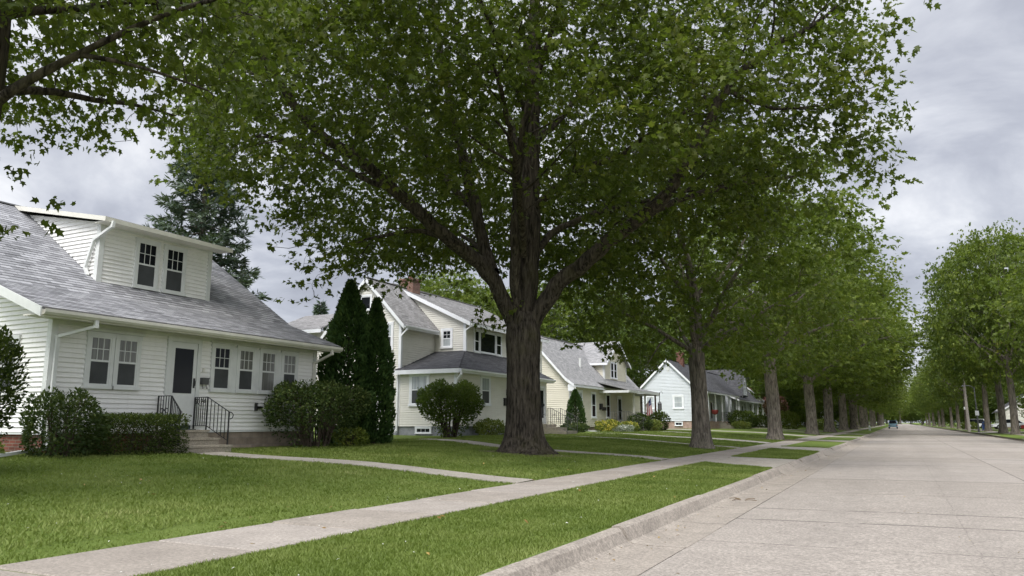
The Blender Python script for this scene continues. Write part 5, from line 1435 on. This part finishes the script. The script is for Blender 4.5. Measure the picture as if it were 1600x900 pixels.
def house_four():
    H = empty('gabled_house', (-21.5, 88, .75), 'white house with a broad plain gable end, vent near its peak and pinkish block base', 'house')
    xf, y0, y1, zb = -19.05, 80, 97, 1.5
    prof = [(-17.4, 4.45), (-18.7, 5.0), (-21.6, 7.87), (-24.5, 5.0)]
    W = MB(); S = south(y0); F = front(xf)
    siding(W, S, [(-24.35, zb), (xf, zb), (xf, 5.2), (-21.6, 7.8), (-24.35, 5.1)], .15); siding(W, F, [(y0, zb), (y1, zb), (y1, 4.85), (y0, 4.85)], .15)
    siding(W, north(y1), [(-24.35, zb), (xf, zb), (xf, 5.2), (-21.6, 7.8), (-24.35, 5.1)], .2); siding(W, back(-24.35), [(y0, zb), (y1, zb), (y1, 5.0), (y0, 5.0)], .2)
    W.build('wall', M['sid_blue'], H)
    foundation(H, -24.35, xf, y0, y1, zb, 'block_pink')
    T = MB(); corner(T, xf, y0, zb, 5.2, 1, -1, .14); T.build('trim', M['trim_cool'], H)
    gable_roof(H, prof, y0 - .25, y1 + .2, 'shingle_dark', 'trim_cool', board=.2)
    chimney(H, -21.4, 85, 7.2, 9.0, .7, .7, 'brick_red'); 
    vt = MB(); vt.tube([(-21.5, y0 + .02, 6.95), (-21.5, y0 - .05, 6.95)], .22, 12); S.box(vt, -21.62, -21.38, 6.6, 6.72, 0, .05); vt.build('gable_vent', M['trim'], H)
    window(H, S, -20.95, -20.1, 2.85, 4.0, (1, 1), 'blind', 'blind', 'trim_cool', .16)
    window(H, S, -23.9, -23.1, 2.85, 4.0, (1, 1), 'blind', 'blind', 'trim_cool', .16)
    window(H, S, -20.9, -20.2, 1.05, 1.35, (2, 1), 'glass', 'glass', 'trim_cool', .07, single=True)
    for a in (82.5, 86.2): window(H, F, a, a + .9, 2.2, 4.0, (1, 1), 'glass', 'glass', 'trim_cool', .14)
    door(H, F, 88.2, 89.2, 1.5, 3.7, 'trim_cool')
    fl = MB(); fl.box(xf + .02, -17.5, y0 + .6, 90, .5, 1.45); fl.build('porch_floor', M['block_pink'], H)
    for yy in (81, 84.5, 88, 92, 96.5):
        q = MB(); q.box(-17.72, -17.58, yy - .08, yy + .08, 1.45, 4.42); q.build('post', M['trim_cool'], H)
    steps(H, -17.48, -15.9, 85.2, 86.8, 1.45, .75, 4)
    rail(H, [(-17.55, 86.9, 1.45), (-17.55, 88.5, 1.45), (-17.55, 90, 1.45)], 1, (8, 8), 'iron_grey', scroll=False)
    hb = MB(); hb.lathe((-17.3, 82.4, 2.15), [(.1, 0), (.28, .1), (.36, .35), (.34, .5)], 10); hb.build('hanging_basket', simple('red_flowers', (.20, .035, .03), .4, 20), H)
    return H
house_four()

def house_five():
    H = empty('cottage', (-21, 107, .75), 'white cottage with dark roof and pointed front gable, furthest right of the near houses', 'house')
    xf, y0, y1, zb = -18.6, 98.5, 118, 1.4
    W = MB(); F = front(xf)
    siding(W, F, [(y0, zb), (y1, zb), (y1, 4.4), (y0, 4.4)], .2); g = [(-24.6, zb), (xf, zb), (xf, 4.4), (-21.6, 7.5), (-24.6, 4.4)]
    siding(W, south(y0), g, .2); siding(W, north(y1), g, .2)
    siding(W, front(-18.4), [(105.4, 4.9), (108.6, 4.9), (107, 8.0)], .2); W.build('wall', M['sid_blue'], H)
    foundation(H, -24.6, xf, y0, y1, zb, 'block_pink')
    gable_roof(H, [(-17.6, 4.1), (-18.7, 4.6), (-21.6, 7.6), (-25, 4.2)], y0 - .3, y1 + .3, 'shingle_dark', 'trim_cool')
    r = MB(); roof_plane(r, (-18.3, 104.9, 4.75), (-23.5, 104.9, 4.75), (-23.5, 107, 8.4), (-18.3, 107, 8.4), .2); roof_plane(r, (-23.5, 109.1, 4.75), (-18.3, 109.1, 4.75), (-18.3, 107, 8.4), (-23.5, 107, 8.4), .2); cr = r.build('roof', M['shingle_dark'], H)
    b = MB()
    for ye in (104.9, 109.1): b.prism([(-18.38, ye, 4.6), (-18.38, 107, 8.25), (-18.38, 107, 8.5), (-18.38, ye, 4.85)], (.06, 0, 0))
    b.build('bargeboard', M['trim'], cr)
    window(H, front(-18.4), 106.6, 107.4, 5.1, 6.7, (1, 1), 'glass', 'glass', 'trim_cool', .16)
    for a in (99.8, 103, 107, 111, 114.5): window(H, F, a, a + 1.1, 1.9, 3.9, (1, 1), 'glass', 'glass', 'trim_cool', .18)
    door(H, F, 105, 106, 1.4, 3.6, 'trim_cool')
    for yy in (99, 104, 109, 113, 117.5):
        q = MB(); q.box(-17.9, -17.7, yy - .12, yy + .12, .7, 4.1); q.build('post', M['trim_cool'], H)
house_five()

def far_house(name, label, x0, x1, y0, y1, h, rh, sid, rf, wins, side=1, cols=0):
    H = empty(name, ((x0 + x1) / 2, (y0 + y1) / 2, .7), label, 'house')
    W = MB(); xm = (x0 + x1) / 2; fx = x1 if side > 0 else x0
    F = front(fx) if side > 0 else back(fx)
    g = [(x0, .8), (x1, .8), (x1, h), (xm, h + rh), (x0, h)]
    siding(W, south(y0), g, .22); siding(W, north(y1), g, .3); siding(W, front(x1), [(y0, .8), (y1, .8), (y1, h), (y0, h)], .22); siding(W, back(x0), [(y0, .8), (y1, .8), (y1, h), (y0, h)], .22)
    W.build('wall', M[sid], H); foundation(H, x0, x1, y0, y1, .82, 'block_tan')
    gable_roof(H, [(x1 + .4, h - .4), (xm, h + rh), (x0 - .4, h - .4)], y0 - .3, y1 + .3, rf, 'trim_cool')
    for a in wins: window(H, F, a, a + 1.2, 1.7, 3.2, (1, 1), 'glass', 'glass', 'trim_cool', .18)
    wx = xm - .6; window(H, south(y0), wx, wx + 1.2, 1.7, 3.2, (1, 1), 'glass', 'glass', 'trim_cool', .18)
    door(H, F, (y0 + y1) / 2 - .5, (y0 + y1) / 2 + .5, .9, 3.1, 'trim_cool', 'iron_grey')
    for k in range(cols):
        yy = y0 + .6 + (y1 - y0 - 1.2) * k / (cols - 1); q = MB(); q.box(fx + 1.6 * side - .14, fx + 1.6 * side + .14, yy - .14, yy + .14, .6, h - .3); q.build('column', M['trim_cool'], H)
    if cols:
        q = MB(); q.box(min(fx, fx + 1.9 * side), max(fx, fx + 1.9 * side), y0 - .2, y1 + .2, h - .3, h); q.build('porch_roof', M['trim_cool'], H)
far_house('house', 'far white house with tall porch columns seen between the verge trunks', -22, -14, 146, 160, 4.6, 3, 'sid_blue', 'shingle_dark', (148, 156), 1, 6)
far_house('house', 'far house with a red brown roof behind the straight pale grey trunk', -24, -17, 122, 132, 3.6, 3, 'sid_cream', 'brick_red', (124, 129), 1)
far_house('house', 'white house across the street at the right edge behind the tree pair', 13.6, 22, 82, 92, 3.8, 2.6, 'sid_white', 'shingle_far', (84, 89), -1)
far_house('house', 'small pale house across the street glimpsed beyond the two poles', 15, 23, 150, 160, 3.4, 2.6, 'sid_cream', 'shingle_dark', (152, 157), -1)

#@@PROPS
# ------------------------------------------------------------------ flag, feeder, poles, mailbox, cars
def flag():
    root = empty('flag', (-17.9, 60.5, 2.9), 'red white and blue striped flag hanging from a pole on the yellow house porch', 'flag')
    p = MB(); p.tube([(-18.2, 60.5, 2.65), (-17.5, 59.9, 3.35)], .025, 6); p.build('flagpole', M['trim'], root)
    m, t, out = nt('flag_cloth'); uv = coords(t, 'UV'); s = node(t, 'ShaderNodeSeparateXYZ'); t.links.new(uv, s.inputs[0])
    st = math_(t, 'LESS_THAN', math_(t, 'FRACT', math_(t, 'MULTIPLY', s.outputs[0], 6.5)), .5)
    can = math_(t, 'MULTIPLY', math_(t, 'LESS_THAN', s.outputs[0], .54), math_(t, 'GREATER_THAN', s.outputs[1], .6))
    c = mixc(t, st, (.62, .6, .58), (.36, .03, .04)); 
    vo = node(t, 'ShaderNodeTexVoronoi'); vo.inputs['Scale'].default_value = 11; t.links.new(uv, vo.inputs['Vector'])
    star = math_(t, 'LESS_THAN', vo.outputs['Distance'], .28)
    cn = mixc(t, star, (.03, .04, .13), (.6, .6, .62))
    principled(t, out, mixc(t, can, c, cn), .8, .1)
    f = MB(); n = 14; k = 10
    P0 = Vector((-17.56, 59.95, 3.28)); P1 = Vector((-18.1, 60.42, 2.74))
    for i in range(n):
        for j in range(k):
            q = []; uvs = []
            for a, b in ((i, j), (i + 1, j), (i + 1, j + 1), (i, j + 1)):
                u, v = a / n, b / k; p = P0.lerp(P1, u) + Vector((.07 * math.sin(u * 14 + v * 2) * v, .07 * math.cos(u * 11) * v, -1.25 * v)); q.append(p); uvs.append((u, 1 - v))
            f.poly(q, uvs, True)
    f.build('cloth', m, root)
flag()
bf = empty('hanging_lantern', (-17.6, 63.2, 2.0), 'dark hanging lantern on a slim pole at the right end of the yellow house porch', 'lantern')
m = MB(); m.tube([(-17.5, 62.2, .7), (-17.5, 62.2, 3.75)], .03, 6); m.tube([(-17.5, 62.2, 3.7), (-17.4, 62.35, 3.85), (-17.3, 62.5, 3.7)], .02, 6); m.build('pole', M['iron'], bf)
m = MB(); m.lathe((-17.5, 62.2, 2.3), [(.08, 0), (.17, .03), (.17, .5), (.2, .53), (.05, .75)], 10); m.build('cage', M['iron_grey'], bf)

p = empty('utility_pole', (7.9, 117, .17), 'weathered pale grey utility pole on the far right verge', 'pole')
m = MB(); m.tube([(7.9, 117, .1), (7.85, 117, 4), (7.8, 117, 9.5)], [.2, .17, .12], 10); m.build('shaft', simple('weathered_pole', (.30, .27, .24), .2, 3, .9, .1, .3, 0, (1, 1, .2)), p)
m = MB(); m.box(7.55, 7.67, 116.9, 117.1, 3.0, 3.35); m.build('meter_box', M['trim'], p)
m = MB(); m.bar((6.9, 117, 9.1), (8.7, 117, 9.1), .1); m.build('crossarm', M['stem'], p)
p = empty('street_lamp', (8.5, 111, .17), 'slim dark street lamp with small white sign, right of the utility pole', 'street lamp')
m = MB(); m.tube([(8.5, 111, .1), (8.5, 111, .7), (8.45, 111, 5.6)], [.13, .09, .06], 8); m.build('post', M['iron_grey'], p)
m = MB(); m.tube([(8.45, 111, 5.5), (8.1, 110.9, 5.8), (7.4, 110.8, 5.85)], .04, 6); m.build('arm', M['iron_grey'], p)
m = MB(); m.lathe((7.3, 110.8, 5.68), [(.06, 0), (.2, .05), (.16, .16), (.04, .22)], 10); m.build('lamp_head', M['iron_grey'], p)
m = MB(); m.box(8.3, 8.7, 110.86, 110.88, 2.2, 2.75); m.build('sign', M['trim'], p)
p = empty('collection_mailbox', (10.6, 128, .2), 'blue round topped collection mailbox across the street', 'mailbox')
blue = simple('blue_paint', (.02, .06, .22), .1, 3, .4, .5)
m = MB(); prof = [(10.25, .35), (10.95, .35)] + [(10.6 + .35 * math.cos(a), 1.1 + .35 * math.sin(a)) for a in [math.pi * k / 10 for k in range(11)]]
m.prism([(x, 127.65, z) for x, z in prof], (0, .7, 0)); m.build('body', blue, p)
for dx in (-.3, .3):
    for dy in (-.28, .28): m = MB(); m.box(10.6 + dx - .03, 10.6 + dx + .03, 128 + dy - .03, 128 + dy + .03, .15, .352); m.build('leg', blue, p)
m = MB(); m.box(10.35, 10.85, 127.62, 127.652, 1.12, 1.26); m.build('chute_handle', M['iron_grey'], p)
hy = empty('hydrant', (-4.2, 128, .18), 'small pale fire hydrant on the verge near the parked cars', 'hydrant')
m = MB(); m.lathe((-4.2, 128, .16), [(.17, 0), (.17, .06), (.11, .08), (.11, .5), (.14, .52), (.14, .56), (.1, .68), (.03, .74)], 12); m.build('barrel', M['trim'], hy)
for s in (-1, 1): m = MB(); m.tube([(-4.2 + .08 * s, 128, .55), (-4.2 + .19 * s, 128, .55)], .055, 8); m.build('nozzle', M['trim'], hy)

rubber = simple('tyre_rubber', (.02, .02, .02), .2, 10, .85); rimm = simple('alloy_rim', (.45, .45, .46), .1, 8, .35, .5, 0, .8)
def car(label, loc, rz, paint, pickup=False, suv=False):
    root = empty('parked_car' if not pickup else 'pickup_truck', loc, label, 'car' if not pickup else 'pickup', None, rz)
    off = Vector((0, 0, 0)); L, Wd = 4.6, .88; top = 1.45 if not suv else 1.7
    if pickup: L = 5.4; top = 1.8
    hl = L / 2; bel = .85 if not pickup else 1.05
    low = [(-hl, .35), (hl, .35), (hl, .65), (hl - .08, bel - .15), (hl - .9, bel), (-hl + .1, bel), (-hl, .7)]
    if pickup: cab = [(-.6, bel), (1.35, bel), (.75, top), (-.35, top)]
    elif suv: cab = [(-hl + .15, bel), (1.35, bel), (.6, top), (-hl + .45, top)]
    else: cab = [(-hl + .45, bel), (1.3, bel), (.45, top), (-1.15, top)]
    m = MB(); m.prism([(-Wd, y, z) for y, z in low], (2 * Wd, 0, 0))
    c0 = [(y, z) for y, z in cab]
    wl, wu = Wd - .04, Wd - .2
    ring = lambda s: [(s * (wl if z < bel + .1 else wu), y, z) for y, z in c0]
    a, b = ring(-1), ring(1)
    m.poly(a[::-1]); m.poly(b)
    for i in range(4): j = (i + 1) % 4; m.poly([a[i], b[i], b[j], a[j]])
    body = m.build('body', paint, root, off)
    g = MB()
    for s in (-1, 1):
        q = ring(s); ce = sum((Vector(p) for p in q), Vector()) / 4
        g.poly([ce + (Vector(p) - ce) * .86 + Vector((.012 * s, 0, .02)) for p in q])
    for (i, j) in ((1, 2), (0, 3)):
        q = [Vector(a[i]), Vector(b[i]), Vector(b[j]), Vector(a[j])]; ce = sum(q, Vector()) / 4; n_ = (q[1] - q[0]).cross(q[2] - q[0]).normalized()
        if n_.dot(ce - Vector((0, -.3, 1.2))) < 0: n_ = -n_
        g.poly([ce + (p - ce) * .86 + n_ * .012 for p in q])
    g.build('window', M['glass'], root, off)
    for sx in (-1, 1):
        for y in (-hl + .85, hl - .85):
            t_ = MB(); t_.tube([(sx * (Wd - .2), y, .33), (sx * (Wd + .01), y, .33)], .33, 18); w_ = t_.build('wheel', rubber, root, off)
            r_ = MB(); r_.tube([(sx * (Wd - .02), y, .33), (sx * (Wd + .022), y, .33)], .2, 14); r_.build('rim', rimm, w_, off)
        h_ = MB(); h_.box(min(sx * .55, sx * .83), max(sx * .55, sx * .83), hl - .03, hl + .012, .6, .74); h_.build('headlight', M['trim_cool'], root, off)
        h_ = MB(); h_.box(min(sx * .6, sx * .85), max(sx * .6, sx * .85), -hl - .012, -hl + .03, .62, .78); h_.build('tail_light', simple('red_lens', (.25, .01, .01), .1, 3, .3), root, off)
    return root
def paint(n, c): return simple(n, c, .05, 2, .25, .6)
car('light blue and white pickup parked at the kerb far down the street', (-1.5, 190, .02), 0, paint('pale_blue_paint', (.12, .22, .27)), True)
car('dark teal car parked ahead of the far pickup by the left kerb', (-1.6, 203, .02), 0, paint('teal_paint', (.03, .09, .11)))
car('silver car parked beside the far white porch columns', (-10.8, 140, .3), 1.57, paint('silver_paint', (.5, .51, .53)))
car('dark blue car parked further along behind the left verge trunks', (-11.4, 172, .3), 1.4, paint('navy_paint', (.025, .035, .07)), suv=True)
car('white car in a drive across the street, left of the utility pole', (11.8, 165, .25), 1.57, paint('white_paint', (.75, .75, .76)), suv=True)
car('small white car parked across the street right of the blue mailbox', (14.5, 138, .35), 1.7, paint('white_car_paint', (.75, .76, .78)))
car('red car in the drive behind the close tree pair across the street', (14.2, 102, .35), 1.4, paint('red_paint', (.30, .03, .02)))
